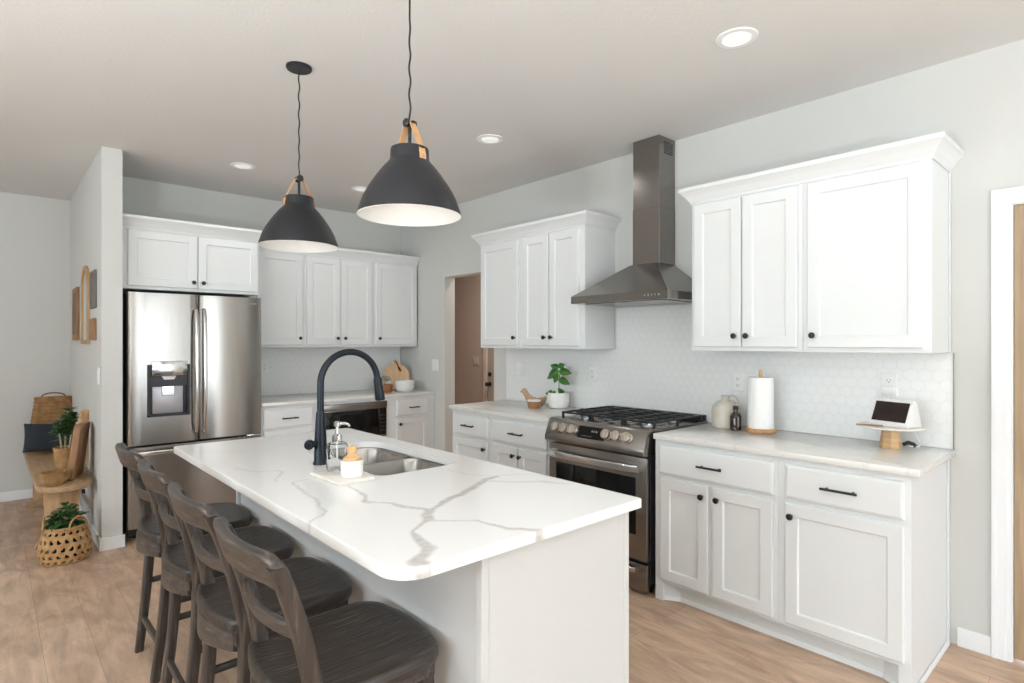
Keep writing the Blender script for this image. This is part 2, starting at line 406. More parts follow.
for y in (-1.47, .25, 1.95, 3.67): b.box(-4.79, -4.72, y-.03, y+.03, .85, 2.42)
b.box(-4.79, -4.72, -1.5, 3.7, .85, .9).box(-4.79, -4.72, -1.5, 3.7, 2.37, 2.42)
struct('window_1', b, M_trim)
b = B()
for x in (.63, 1.9, 3.17): b.box(x-.04, x+.04, -4.99, -4.93, 0, 2.52)
b.box(.6, 3.2, -4.99, -4.93, 0, .06).box(.6, 3.2, -4.99, -4.93, 2.46, 2.52)
struct('window_2', b, M_trim)
# the back hall behind the opening
struct('wall_hall', B().box(4.6, 4.72, 3.0, 7.0, 0, ZC).box(XR+.12, 4.6, 6.8, 6.95, 0, ZC).box(XR+.12, 4.6, 3.0, 3.12, 0, ZC), M_hallshade)
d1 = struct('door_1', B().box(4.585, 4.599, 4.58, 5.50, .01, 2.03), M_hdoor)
obj('door_knob', B().lathe([(0, 0), (.028, 0), (.028, .006), (.010, .012), (.010, .03), (.026, .04), (.028, .055), (.02, .066), (0, .068)], 20, Matrix.Translation((4.585, 5.46, .895)) @ Matrix.Rotation(-PI/2, 4, 'Y')), M_black, d1)
obj('deadbolt', B().lathe([(0, 0), (.028, 0), (.026, .014), (.012, .02), (0, .02)], 20, Matrix.Translation((4.585, 5.46, 1.015)) @ Matrix.Rotation(-PI/2, 4, 'Y')), M_black, d1)
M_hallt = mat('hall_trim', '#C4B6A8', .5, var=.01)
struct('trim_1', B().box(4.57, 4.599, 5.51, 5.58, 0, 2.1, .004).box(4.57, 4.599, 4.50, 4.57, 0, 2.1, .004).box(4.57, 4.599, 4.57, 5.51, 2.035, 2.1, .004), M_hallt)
# door on the right, its jamb and casing
d2 = struct('door_2', B().box(XR+.010, XR+.05, DY0+.006, DY1-.006, .012, DZ-.006, .002), M_door)
def casing(y0, y1, z1, w, x):
    b = B()
    for a, bb, t in ((0, w, .012), (w*.28, w, .016), (w*.72, w*.98, .02)):
        b.box(x-t, x, y1+a, y1+bb, 0, z1+bb, .002)
        b.box(x-t, x, y0-bb, y0-a, 0, z1+bb, .002)
        b.box(x-t, x, y0-a, y1+a, z1+a, z1+bb, .002)
    return b
struct('trim_2', casing(DY0, DY1, DZ, .07, XR-.0005), M_trim)
struct('trim_3', B().box(XR-.001, XR+.121, DY1-.004, DY1, 0, DZ).box(XR-.001, XR+.121, DY0, DY0+.004, 0, DZ).box(XR-.001, XR+.121, DY0+.004, DY1-.004, DZ-.004, DZ), M_trim)
def base(name, x0, x1, y0, y1):
    b = B(); b.box(x0, x1, y0, y1, 0, .085, .002)
    struct(name, b, M_trim)
base('baseboard_right', XR-.014, XR-.0005, .4805, .603)
base('baseboard_far', -4.79, .556, 6.816, 6.8295)
base('baseboard_stub_side', .557, .5705, 4.7615, 6.815)
base('baseboard_stub_end', .571, .703, 4.7615, 4.7745)

# ------------------------------------------------------------ cabinets
SH = [(0, 0), (0, -.016), (.004, -.020), (.055, -.020), (.0585, -.017), (.0605, -.011)]
DR = [(0, 0), (0, -.014), (.003, -.017), (.013, -.0205)]
KN = [(0, 0), (.007, 0), (.006, .012), (.009, .016), (.0145, .020), (.0155, .025), (.012, .030), (0, .032)]
RZ = {'right': -PI/2, 'back': 0}
def knob(parent, x, z): obj('knob', B().lathe(KN, 20, Matrix.Translation((x, -.0195, z)) @ FWD), M_black, parent)
def pull(parent, x, z, w=.135):
    b = B().tube([(x-w/2, -.05, z), (x+w/2, -.05, z)], .0058, 10)
    for s in (-1, 1): b.tube([(x+s*w*.36, -.019, z), (x+s*w*.36, -.05, z)], .005, 10)
    obj('pull', b, M_black, parent)
def door(t, x0, x1, z0, z1, ks=None, kz=None):
    d = obj('door', B().ringpanel(x0, x1, z0, z1, SH), M_cab, t, smooth=False)
    if ks: knob(d, x0+.03 if ks == 'l' else x1-.03, kz)
def drawer(t, x0, x1, z0, z1, w=.135):
    d = obj('drawer', B().ringpanel(x0, x1, z0, z1, DR), M_cab, t, smooth=False)
    pull(d, (x0+x1)/2, (z0+z1)/2, w)
def base_cab(label, side, loc, w, dep, doors, drs, legs=(0, 0), endp=None, pw=.135, group=None):
    t = thing('base_cabinet', label, 'cabinet', loc, RZ[side], group)
    b = B().box(0, w, 0, dep, .105, .8835)
    o = [(0, .07), (w, .07), (w, dep), (0, dep)]
    if legs[0]: b.box(0, .045, .0, .02, 0, .105); o[0:1] = [(0, .02), (.03, .02), (.115, .07)]
    if legs[1]: b.box(w-.045, w, .0, .02, 0, .105); o[-3:-2] = [(w-.115, .07), (w-.03, .02), (w, .02)]
    b.prism(o, 0, .105)
    obj('body', b, M_cab, t, smooth=False)
    q = [(p[0], p[1]-.012) for p in o[:-2]]
    k = B()
    for a, c in zip(o[:-2], o[1:-2]):
        pa = Vector((*a, 0)); pc = Vector((*c, 0)); n = Vector((pc.y-pa.y, pa.x-pc.x, 0)).normalized()*.012
        if abs(pa.x-pc.x) < 1e-4: continue
        k.raw([pa, pc, pc+n, pa+n, pa+Vector((0, 0, .02)), pc+Vector((0, 0, .02)), pc+n*.5+Vector((0, 0, .02)), pa+n*.5+Vector((0, 0, .02))],
              [[0, 1, 2, 3], [4, 7, 6, 5], [0, 4, 5, 1], [1, 5, 6, 2], [2, 6, 7, 3], [3, 7, 4, 0]])
    obj('toe_molding', k, M_trim, t, smooth=False)
    for x0, x1, s, z1 in doors: door(t, x0, x1, .125, z1, s, z1-.055)
    for x0, x1, z0, z1 in drs: drawer(t, x0, x1, z0, z1, pw)
    return t
def wall_cab(label, side, loc, w, dep, z0, z1, doors, kz=.06, group=None):
    t = thing('wall_cabinet', label, 'cabinet', loc, RZ[side], group)
    h = z1-z0
    obj('body', B().box(0, w, 0, dep, 0, h, .0015, 1), M_cab, t, smooth=False)
    for x0, x1, s in doors: door(t, x0, x1, .022, h-.028, s, .022+kz)
    return t
def crown(label, side, loc, w, dep, left=1, right=1, h=.09, out=.055):
    prof = [(.0015, 0), (.006, .0), (.008, .012), (.014, .02), (.030, .045), (.046, .062), (out, .070), (out, h), (.0, h)]
    loops = []
    for o, z in prof:
        ol = o*left; orr = o*right
        loops.append([(0-ol, dep, z), (0-ol, -o, z), (w+orr, -o, z), (w+orr, dep, z)])
    b = B(); n = len(prof)
    vs = [p for l in loops for p in l]; fs = []
    for k in range(n):
        a = k*4; c = ((k+1) % n)*4
        for i in range(3): fs.append([a+i, a+i+1, c+i+1, c+i])
    fs.append([k*4 for k in range(n)]); fs.append([k*4+3 for k in range(n)][::-1])
    b.raw(vs, fs)
    o_ = obj('crown_molding', b, M_cab, None, loc, (0, 0, RZ[side]), smooth=False)
    return tag(o_, label, 'molding')

FX = 2.74; DB = XR-FX-.001
# right run, between range and door: local x runs from the range towards the camera
base_cab('white two-door base cabinet with one drawer, right beside the steel range', 'right', (FX, 1.838, 0), .671, DB,
         [(.042, .323, 'r', .677), (.348, .650, 'l', .677)], [(.03, .655, .70, .855)], (1, 0))
t = base_cab('white base cabinet with one wide door, at the counter end under the smart display', 'right', (FX, 1.166, 0), .526, DB,
         [(.036, .503, 'l', .677)], [(.036, .505, .70, .855)], (0, 1), pw=.145)
obj('end_trim', B().box(.527, .533, DB-.032, DB-.001, 0, .883).box(.527, .539, .0, DB-.032, 0, .02, .003), M_trim, t, smooth=False)
tag(obj('countertop', B().prism(rrect(2.713, XR-.001, .606, 1.838, (.006, .006, .003, .006), 3), .884, .914, .003, 2), M_quartz2), 'white quartz countertop holding the paper towel, jug and smart display', 'countertop')
# left of the range
base_cab('white two-door base cabinet with one drawer, left of the range', 'right', (FX, 3.243, 0), .598, DB,
         [(.024, .290, 'r', .677), (.300, .575, 'l', .677)], [(.02, .578, .70, .855)], (0, 1))
base_cab('narrow white base cabinet with one door and drawer, beside the hall opening', 'right', (FX, 3.725, 0), .481, DB,
         [(.022, .452, 'r', .677)], [(.022, .455, .70, .855)], (1, 0))
tag(obj('countertop', B().prism(rrect(2.713, XR-.001, 2.634, 3.75, (.006, .006, .003, .012), 3), .884, .914, .003, 2), M_quartz2), 'white quartz countertop under the potted seedling, left of the range', 'countertop')
# back wall run
YF = 4.885
base_cab('white drawer base cabinet between the fridge and the microwave', 'back', (1.652, YF, 0), .455, YB-YF-.001, [(.02, .435, 'r', .41)],
         [(.02, .435, .70, .855), (.02, .435, .43, .68)])
t = base_cab('white base cabinet around the built-in microwave on the back wall', 'back', (2.108, YF, 0), .722, YB-YF-.001, [(.02, .355, 'r', .50), (.365, .70, 'l', .50)], [])
base_cab('narrow white base cabinet in the back corner with one drawer and door', 'back', (2.831, YF, 0), .529, YB-YF-.001,
         [(.085, .452, 'l', .677)], [(.085, .452, .70, .855)], (0, 0), pw=.115)
tag(obj('countertop', B().prism(rrect(1.655, XR-.001, 4.858, YB-.001, (.006, .006, .003, .003), 3), .884, .914, .003, 2), M_quartz2), 'white quartz countertop along the back wall above the microwave', 'countertop')
# microwave
t = thing('microwave', 'built-in black and steel microwave drawer under the back counter', 'microwave', (2.128, YF-.004, .525))
obj('body', B().box(0, .675, -.02, .002, 0, .335, .003), M_steelh, t)
obj('door_glass', B().box(.012, .585, -.026, -.0195, .02, .268, .002), M_bglass, t)
cp = obj('control_panel', B().box(.59, .663, -.026, -.0195, .02, .268, .002), M_bglass, t)
mb = mat('button_grey', '#6B6B6E', .5)
for i in range(5):
    for j in range(3): obj('button', B().box(.604+j*.018, .612+j*.018, -.0268, -.0255, .06+i*.035, .066+i*.035), mb, cp)
obj('top_trim', B().box(0, .675, -.03, -.0195, .275, .335, .004), M_steelh, t)

# wall cabinets
UX = 3.033; DU = XR-UX-.001; Z0 = 1.368; Z1 = 2.232
wall_cab('white two-door wall cabinet right beside the range hood', 'right', (UX, 1.788, Z0), .618, DU, Z0, Z1, [(.022, .302, 'r'), (.310, .596, 'l')])
t = wall_cab('white wall cabinet with one wide door above the smart display', 'right', (UX, 1.169, Z0), .535, DU, Z0, Z1, [(.026, .508, 'l')])
obj('scribe_trim', B().box(.536, .541, DU-.022, DU-.001, 0, Z1-Z0), M_cab, t, smooth=False)
crown('white crown molding over the wall cabinets right of the hood', 'right', (UX, 1.788, Z1-.018), 1.154, DU)
wall_cab('white wall cabinet with one door next to the hall opening', 'right', (UX, 3.733, Z0), .496, DU, Z0, Z1, [(.022, .470, 'r')])
wall_cab('white two-door wall cabinet left of the range hood', 'right', (UX, 3.236, Z0), .636, DU, Z0, Z1, [(.024, .300, 'r'), (.310, .590, 'l')])
crown('white crown molding over the wall cabinets left of the hood', 'right', (UX, 3.733, Z1-.018), 1.133, DU)
UY = 5.19; DK = YB-UY-.001
wall_cab('white one-door wall cabinet just right of the fridge', 'back', (1.66, UY, Z0), .48, DK, Z0, Z1, [(.06, .462, 'r')])
wall_cab('white two-door wall cabinet in the middle of the back wall', 'back', (2.141, UY, Z0), .704, DK, Z0, Z1, [(.02, .341, 'r'), (.357, .680, 'l')])
wall_cab('white one-door wall cabinet in the back corner above the round board', 'back', (2.846, UY, Z0), .508, DK, Z0, Z1, [(.02, .490, 'l')])
crown('white crown molding over the back wall cabinets', 'back', (1.706, UY, Z1-.018), 1.648, DK, 0, .1)
wall_cab('white two-door cabinet above the steel fridge', 'back', (.703, 4.91, 1.80), .945, YB-4.911, 1.80, 2.252, [(.035, .485, 'r'), (.492, .930, 'l')], .045)
crown('white crown molding over the fridge cabinet', 'back', (.703, 4.91, 2.233), .945, YB-4.911, 0, 1)

# backsplash tiles
b = B().box(0, 3.155, 0, .008, .9145, 1.366).box(1.195, 1.94, 0, .008, 1.366, 1.66)
tag(obj('tile_backsplash', b, M_hex, None, (XR-.009, 3.775, 0), (0, 0, -PI/2), smooth=False), 'white hexagon tile backsplash on the long wall behind the range', 'backsplash')
tag(obj('tile_backsplash', B().box(0, 1.69, 0, .008, .9145, 1.366), M_hex, None, (1.66, YB-.009, 0), smooth=False), 'white hexagon tile backsplash on the back wall above the microwave counter', 'backsplash')
tag(obj('edge_trim', B().box(XR-.012, XR-.0005, .616, .6195, .9145, 1.366), mat('tile_edge_metal', '#8A8A88', .4, .6), smooth=False), 'thin grey metal strip ending the tiles beside the right door wall', 'trim strip')

# ------------------------------------------------------------ fridge
t = thing('refrigerator', 'stainless french-door refrigerator with ice and water dispenser', 'refrigerator', (.727, 4.84, 0))
obj('body', B().box(.004, .916, .075, .66, .02, 1.772, .004), M_darkm, t)
def rdoor(x0, x1, z0, z1, hole=None):
    b = B()
    if not hole:
        b.prism([(x0, .07), (x0, .016), (x0+.008, .006), (x0+.03, .0015), ((x0+x1)/2, 0), (x1-.03, .0015), (x1-.008, .006), (x1, .016), (x1, .07)], z0, z1, .002, 1)
    else:
        a, c, p, q = hole
        b.prism([(x0, .07), (x0, .016), (x0+.008, .006), (x0+.03, .0015), (a, 0), (a, .07)], z0, z1)
        b.prism([(c, .07), (c, 0), (x1-.03, .0015), (x1-.008, .006), (x1, .016), (x1, .07)], z0, z1)
        b.box(a, c, 0, .07, z0, p).box(a, c, 0, .07, q, z1)
    return b
ld = obj('door', rdoor(.0, .4575, .676, 1.772, (.12, .398, .872, 1.252)), M_steel, t, ang=30)
rd = obj('door', rdoor(.4625, .92, .676, 1.772), M_steel, t, ang=30)
fd = obj('freezer_drawer', rdoor(0, .92, .085, .662), M_steel, t, ang=30)
def vhandle(x, par):
    pts = [(x, 0, .735), (x, -.03, .745), (x, -.05, .80), (x, -.06, 1.0), (x, -.062, 1.2), (x, -.06, 1.4), (x, -.05, 1.6), (x, -.03, 1.655), (x, 0, 1.665)]
    loops = []
    for k, p in enumerate(pts):
        loops.append([(p[0]+u, p[1]+v*.8, p[2]+(v*.6 if k in (0, 1) else (-v*.6 if k > 6 else 0))) for u, v in rr(.024, .022, .007, 3)])
    obj('handle', B().loft(loops), M_chrome, par)
vhandle(.432, ld); vhandle(.488, rd)
b = B()
pts = [(.05, 0, .62), (.055, -.035, .62), (.09, -.05, .622), (.46, -.056, .622), (.83, -.05, .622), (.865, -.035, .62), (.87, 0, .62)]
obj('handle', B().loft([[(p[0], p[1]+v*.8, p[2]+u) for u, v in rr(.03, .02, .007, 3)] for p in pts]), M_chrome, fd)
dp = obj('dispenser', B().box(.121, .397, .05, .066, .873, 1.251).box(.121, .135, .004, .06, .873, 1.251).box(.383, .397, .004, .06, .873, 1.251).box(.121, .397, .004, .06, .873, .885).box(.135, .383, .02, .06, 1.09, 1.251), M_darkm, ld, smooth=False)
obj('recess_plate', B().box(.16, .36, .042, .052, .89, 1.10, .004), mat('dispenser_silver', '#C2C0C6', .35, .5, var=.02), dp)
obj('display_panel', B().box(.148, .376, -.012, .03, 1.168, 1.275, .004), M_chrome, dp)
obj('nozzle', B().prism([(.215, 0), (.31, 0), (.295, -.026), (.23, -.026)], 0, .02, .002, 1, Matrix.Translation((0, .03, 1.166)) @ FWD), M_plastic, dp)
obj('paddle', B().prism(rrect(.218, .300, 1.02, 1.125, (.012,)*4, 3), 0, .012, .003, 1, Matrix.Translation((0, .04, 0)) @ FWD), M_chrome, dp)
obj('hinge', B().box(.0, .05, .0, .07, .663, .675), M_darkm, t)
obj('hinge', B().box(.80, .92, -.004, .07, .663, .675, .003), M_chrome, t)
obj('foot_grille', B().box(.02, .90, .06, .075, .015, .08), M_rubber, t, smooth=False)
for x in (.07, .85): obj('foot', B().lathe([(0, 0), (.022, 0), (.022, .018), (0, .018)], 16, Matrix.Translation((x, .10, 0.001))), M_rubber, t)
def text(body, size, M, name, m, parent):
    cu = bpy.data.curves.new(name, 'FONT'); cu.body = body; cu.size = size; cu.extrude = .0004; cu.align_x = 'CENTER'; cu.align_y = 'CENTER'
    o = bpy.data.objects.new(name, cu); C.objects.link(o)
    dg = bpy.context.evaluated_depsgraph_get(); me = bpy.data.meshes.new_from_object(o.evaluated_get(dg))
    C.objects.unlink(o); bpy.data.objects.remove(o)
    me.name = name; me.materials.clear(); me.materials.append(m); me.transform(M)
    q = bpy.data.objects.new(name, me); C.objects.link(q); q.parent = parent; return q
M_mark = mat('mark_grey', '#D0CECB', .4, .3)
obj('emblem', B().lathe([(.007, 0), (.009, 0), (.009, .0008), (.007, .0008), (.007, 0)], 20, Matrix.Translation((.838, .0015, 1.722)) @ FWD), M_mark, rd)
text('LG', .02, Matrix.Translation((.866, .0012, 1.722)) @ FWD, 'lettering', M_mark, rd)

# ------------------------------------------------------------ range
t = thing('gas_range', 'stainless slide-in gas range with black grates and six knobs', 'range', (2.70, 2.620, 0), -PI/2)
Wd = .757
obj('body', B().box(.004, Wd-.004, .03, .655, .06, .895), M_darkm, t, smooth=False)
for x in (.05, Wd-.05):
    for y in (.08, .6): obj('foot', B().lathe([(0, 0), (.02, 0), (.02, .06), (0, .06)], 14, Matrix.Translation((x, y, .001))), M_rubber, t)
ov = obj('oven_door', B().box(.004, Wd-.004, -.005, .03, .195, .772, .005), M_steelh, t)
obj('oven_window', B().box(.07, Wd-.075, -.008, -.003, .335, .655, .002), M_bglass, ov)
pts = [(.05, 0, .712), (.055, -.035, .712), (.10, -.052, .712), (Wd/2, -.066, .712), (Wd-.10, -.052, .712), (Wd-.055, -.035, .712), (Wd-.05, 0, .712)]
pts = [(.04, -.004, .712), (.042, -.03, .712), (.08, -.048, .712)]+[(x, -.048-.02*math.sin(PI*(x-.08)/(Wd-.16)), .712) for x in (.2, .3, .39, .48, .58)]+[(Wd-.08, -.048, .712), (Wd-.042, -.03, .712), (Wd-.04, -.004, .712)]
obj('handle', B().loft([[(p[0], p[1]+v, p[2]+u) for u, v in rr(.044, .022, .009, 3)] for p in pts]), M_chrome, ov)
dw = obj('drawer', B().box(.004, Wd-.004, -.003, .03, .022, .178, .005), M_steelh, t)
pts = [(.06, -.002, .145), (.062, -.022, .145), (.09, -.034, .145), (Wd/2, -.045, .145), (Wd-.09, -.034, .145), (Wd-.062, -.022, .145), (Wd-.06, -.002, .145)]
obj('handle', B().loft([[(p[0], p[1]+v, p[2]+u) for u, v in rr(.03, .018, .007, 3)] for p in pts]), M_chrome, dw)
# control panel: bull-nosed sloping front
prof = [(.06, .782), (-.030, .782), (-.040, .792), (-.042, .808), (-.036, .83), (-.004, .908), (.006, .922), (.02, .930), (.10, .930), (.10, .90), (.06, .90)]
Mx = Matrix(((0, 0, 1, 0), (1, 0, 0, 0), (0, 1, 0, 0), (0, 0, 0, 1)))     # outline (y,z) swept along x
pn = obj('control_panel', B().prism(prof, .0, Wd, .004, 2, Mx), M_steelh, t, ang=25)
nrm = Vector((0, -.078, .040)).normalized()
nrm = Vector((0, -.925, .380))
def onpanel(x, s):      # s 0..1 up the slope
    return Vector((x, -.036+.032*s, .83+.078*s))
Rk = Vector((0, 0, 1)).rotation_difference(nrm).to_matrix().to_4x4()
M_knob = mat('knob_steel', '#C9BFB4', .3, .9, var=.05)
for x in (.088, .158, .228, Wd-.265, Wd-.192, Wd-.118):
    k = obj('knob', B().lathe([(0, -.002), (.030, -.002), (.031, .004), (.027, .008), (.027, .022), (.0295, .026), (.028, .032), (.022, .034), (0, .034)], 24, Matrix.Translation(onpanel(x, .55)) @ Rk), M_knob, pn)
    obj('knob_grip', B().box(-.004, .004, -.024, .024, .033, .040, .002, 2, Matrix.Translation(onpanel(x, .55)) @ Rk), M_knob, k)
c0 = Matrix.Translation(onpanel(.372, .52)) @ Matrix.Rotation(math.atan2(.078, .032), 4, 'X')
M_mark2 = mat('display_mark_grey', '#8C8F92', .5)
ds = obj('display', B().box(-.105, .105, -.038, .038, -.004, .0016, .001, 1, c0), M_bglass, pn)
b = B()
for i in range(7): b.box(-.07+i*.012, -.064+i*.012, -.024, -.021, .001, .0022, 0, 1, c0)
for i in range(3): b.box(.0+i*.016, .009+i*.016, .004, .016, .001, .0022, 0, 1, c0)
obj('display_mark', b, M_mark2, ds)
obj('cooktop', B().box(-.0, Wd, .09, .655, .898, .922, .004), M_steelh, t)
obj('rear_vent', B().box(.01, Wd-.01, .60, .652, .92, .958, .004), M_iron, t)
BR = [(.15, .20, .045), (.15, .46, .035), (Wd/2, .33, .052), (Wd-.15, .20, .05), (Wd-.15, .46, .035)]
for x, y, r in BR:
    bn = obj('burner', B().lathe([(0, .921), (r+.018, .921), (r+.014, .928), (r, .930), (r, .938), (0, .938)], 24, Matrix.Translation((x, y, 0))), M_chrome, t)
    obj('burner_cap', B().lathe([(0, .936), (r*.82, .936), (r*.82, .944), (r*.7, .948), (0, .948)], 24, Matrix.Translation((x, y, 0))), M_iron, bn)
def grate(x0, x1):
    b = B(); y0, y1 = .105, .59; z = .962; h = .012
    for y in (y0, y1): b.box(x0, x1, y-.006, y+.006, z-h, z, .003)
    for x in (x0+.006, x1-.006): b.box(x-.006, x+.006, y0, y1, z-h, z, .003)
    n = 1
    for i in range(1, n+1):
        x = x0+(x1-x0)*i/(n+1); b.box(x-.005, x+.005, y0, y1, z-h, z+.002, .003)
    for i in range(1, 5):
        y = y0+(y1-y0)*i/5; b.box(x0, x1, y-.0045, y+.0045, z-h, z+.002, .003)
    for x in (x0+.008, x1-.008):
        for y in (y0, (y0+y1)/2, y1): b.box(x-.007, x+.007, y-.007, y+.007, .922, z-h+.002, .002)
    return b
for x0, x1 in ((.02, .262), (.268, .515), (.521, Wd-.02)): obj('grate', grate(x0, x1), M_iron, t)

# ------------------------------------------------------------ hood
t = thing('range_hood', 'stainless chimney range hood with pyramid canopy over the range', 'range hood', (2.86, 2.575, 1.668), -PI/2)
HW = .738; HD = XR-2.86-.001; cx0, cx1, cyf = .269, .470, 3.177-2.86; zt = .255
b = B(); lip = .048
b.box(0, HW, 0, HD, 0, lip, .002, 1)
A = [(0, 0, lip), (HW, 0, lip), (HW, HD, lip), (0, HD, lip)]
T = [(cx0, cyf-.03, zt), (cx1, cyf-.03, zt), (cx1, HD, zt), (cx0, HD, zt)]
T2 = [(cx0, cyf, zt+.004), (cx1, cyf, zt+.004), (cx1, HD, zt+.004), (cx0, HD, zt+.004)]
b.loft([[Vector(p)+Vector((0, 0, -.002)) for p in A], T, T2])
cn = obj('canopy', b, M_hood, t, smooth=False)
ch = obj('chimney', B().box(cx0, cx1, cyf, HD, zt+.004, ZC-1.668-.001, .0015, 1).box(cx0-.002, cx1+.002, cyf-.002, HD, zt+.0, .62, .0015, 1), M_hood, t, smooth=False)
b = B()
for i in range(6): b.box(cx1-.001, cx1+.0015, HD-.13, HD-.03, .97+i*.014, .976+i*.014)
obj('vent_slot', b, M_rubber, ch, smooth=False)
for i in range(5): obj('button', B().lathe([(0, 0), (.006, 0), (.006, .004), (0, .004)], 12, Matrix.Translation((.585+i*.024, -.0005, .024)) @ FWD), M_chrome, cn)
obj('filter', B().box(.08, .365, .06, .44, -.004, .001).box(.375, .66, .06, .44, -.004, .001), M_steelh, cn, smooth=False)

# ------------------------------------------------------------ island
ix0, ix1, iy0, iy1 = .922, 1.535, 1.13, 3.08
t = thing('kitchen_island', 'white kitchen island base with plain end panel behind the stools', 'island', (ix0, iy0, 0))
w = ix1-ix0; l = iy1-iy0
b = B().box(.018, .06, .02, l-.02, 0, .882).box(w-.06, w-.004, .02, l-.02, .10, .882).box(.02, w-.02, l-.05, l-.01, 0, .882).box(.02, w-.06, .018, .05, 0, .882).box(.06, w-.09, .05, l-.05, 0, .12)
obj('body', b, M_isl, t, smooth=False)
obj('end_panel', B().box(.026, w-.022, .003, .02, 0, .882), M_isl, t, smooth=False)
for x0, x1 in ((0, .024), (w-.022, w)):
    for y0, y1 in ((0, .024), (l-.024, l)): obj('corner_post', B().box(x0, x1, y0, y1, 0, .883, .002), M_isl, t, smooth=False)
# kitchen-side doors, facing +x
for y0, y1 in ((.03, .50), (.51, .98), (1.0, 1.42), (1.43, 1.90)):
    d = obj('door', B().ringpanel(y0, y1, .125, .86, SH), M_isl, t, (w-.004, 0, 0), (0, 0, PI/2), smooth=False)
    knob(d, y1-.03, .80)

# island top with the sink cut-out and the veins
cx_0, cx_1, cy_0, cy_1 = .660, 1.566, 1.098, 3.165
OUT = rrect(cx_0, cx_1, cy_0, cy_1, (.085, .012, .02, .02), 10)
HOLE = rrect(1.085, 1.468, 1.932, 2.682, (.05, .05, .12, .12), 10)
VEINS = [
 ([(0.73, 1.09), (0.73, 1.134), (0.775, 1.163), (0.802, 1.183), (0.816, 1.255), (0.838, 1.321), (0.898, 1.36), (0.93, 1.381), (0.949, 1.417), (1.004, 1.461), (1.088, 1.507), (1.178, 1.539), (1.281, 1.594), (1.354, 1.637), (1.412, 1.643)],
  [.020, .020, .016, .017, .012, .004, .005, .017, .015, .008, .012, .014, .015, .012, .010], 1.0),
 ([(0.923, 1.371), (0.972, 1.32), (1.026, 1.277), (1.031, 1.223), (1.042, 1.167), (1.078, 1.119), (1.10, 1.09)], [.004, .003, .003, .006, .008, .009, .016], .9),
 ([(0.921, 1.772), (0.913, 1.71), (0.883, 1.672), (0.904, 1.632), (0.938, 1.589), (0.944, 1.535), (0.977, 1.466), (0.955, 1.42)], [.004, .004, .007, .004, .007, .012, .008, .010], .9),
 ([(1.412, 1.643), (1.387, 1.677), (1.348, 1.761), (1.344, 1.861)], [.006, .004, .003, .002], .45),
 ([(1.341, 1.621), (1.401, 1.539), (1.48, 1.479), (1.526, 1.388)], [.008, .010, .012, .006], .5),
 ([(1.427, 1.66), (1.513, 1.6), (1.57, 1.50)], [.008, .006, .004], .35),
 ([(0.73, 2.456), (0.775, 2.322), (0.838, 2.311), (0.848, 2.256), (0.793, 2.176), (0.768, 2.118)], [.003, .004, .004, .006, .004, .003], .4),
 ([(0.881, 2.076), (0.82, 2.07), (0.804, 2.047), (0.787, 1.918), (0.78, 1.794), (0.75, 1.703), (0.748, 1.65), (0.718, 1.611), (0.667, 1.585), (0.65, 1.55)], [.003, .003, .004, .005, .005, .004, .005, .004, .003, .003], .55),
 ([(0.938, 1.925), (0.923, 1.794), (0.929, 1.738), (0.88, 1.672), (0.885, 1.638)], [.004, .004, .003, .006, .004], .8),
 ([(0.70, 2.95), (0.85, 2.80), (0.98, 2.78), (1.2, 2.95), (1.5, 3.0)], [.004, .005, .004, .004, .004], .25),
]
def inside(P, poly):
    x = P[:, 0]; y = P[:, 1]; r = np.zeros(len(P), bool); n = len(poly)
    for i in range(n):
        xa, ya = poly[i]; xb, yb = poly[i-1]
        if abs(ya-yb) < 1e-12: continue
        c = ((ya > y) != (yb > y)) & (x < (xb-xa)*(y-ya)/(yb-ya)+xa); r ^= c
    return r
def nearest(p, poly):
    best = None
    for i in range(len(poly)):
        a = Vector(poly[i-1]); c = Vector(poly[i]); d = c-a
        if d.length_squared < 1e-14: continue
        u = max(0, min(1, (p-a).dot(d)/d.length_squared)); q = a+d*u; e_ = (p-q).length
        if best is None or e_ < best[0]: best = (e_, q)
    return best
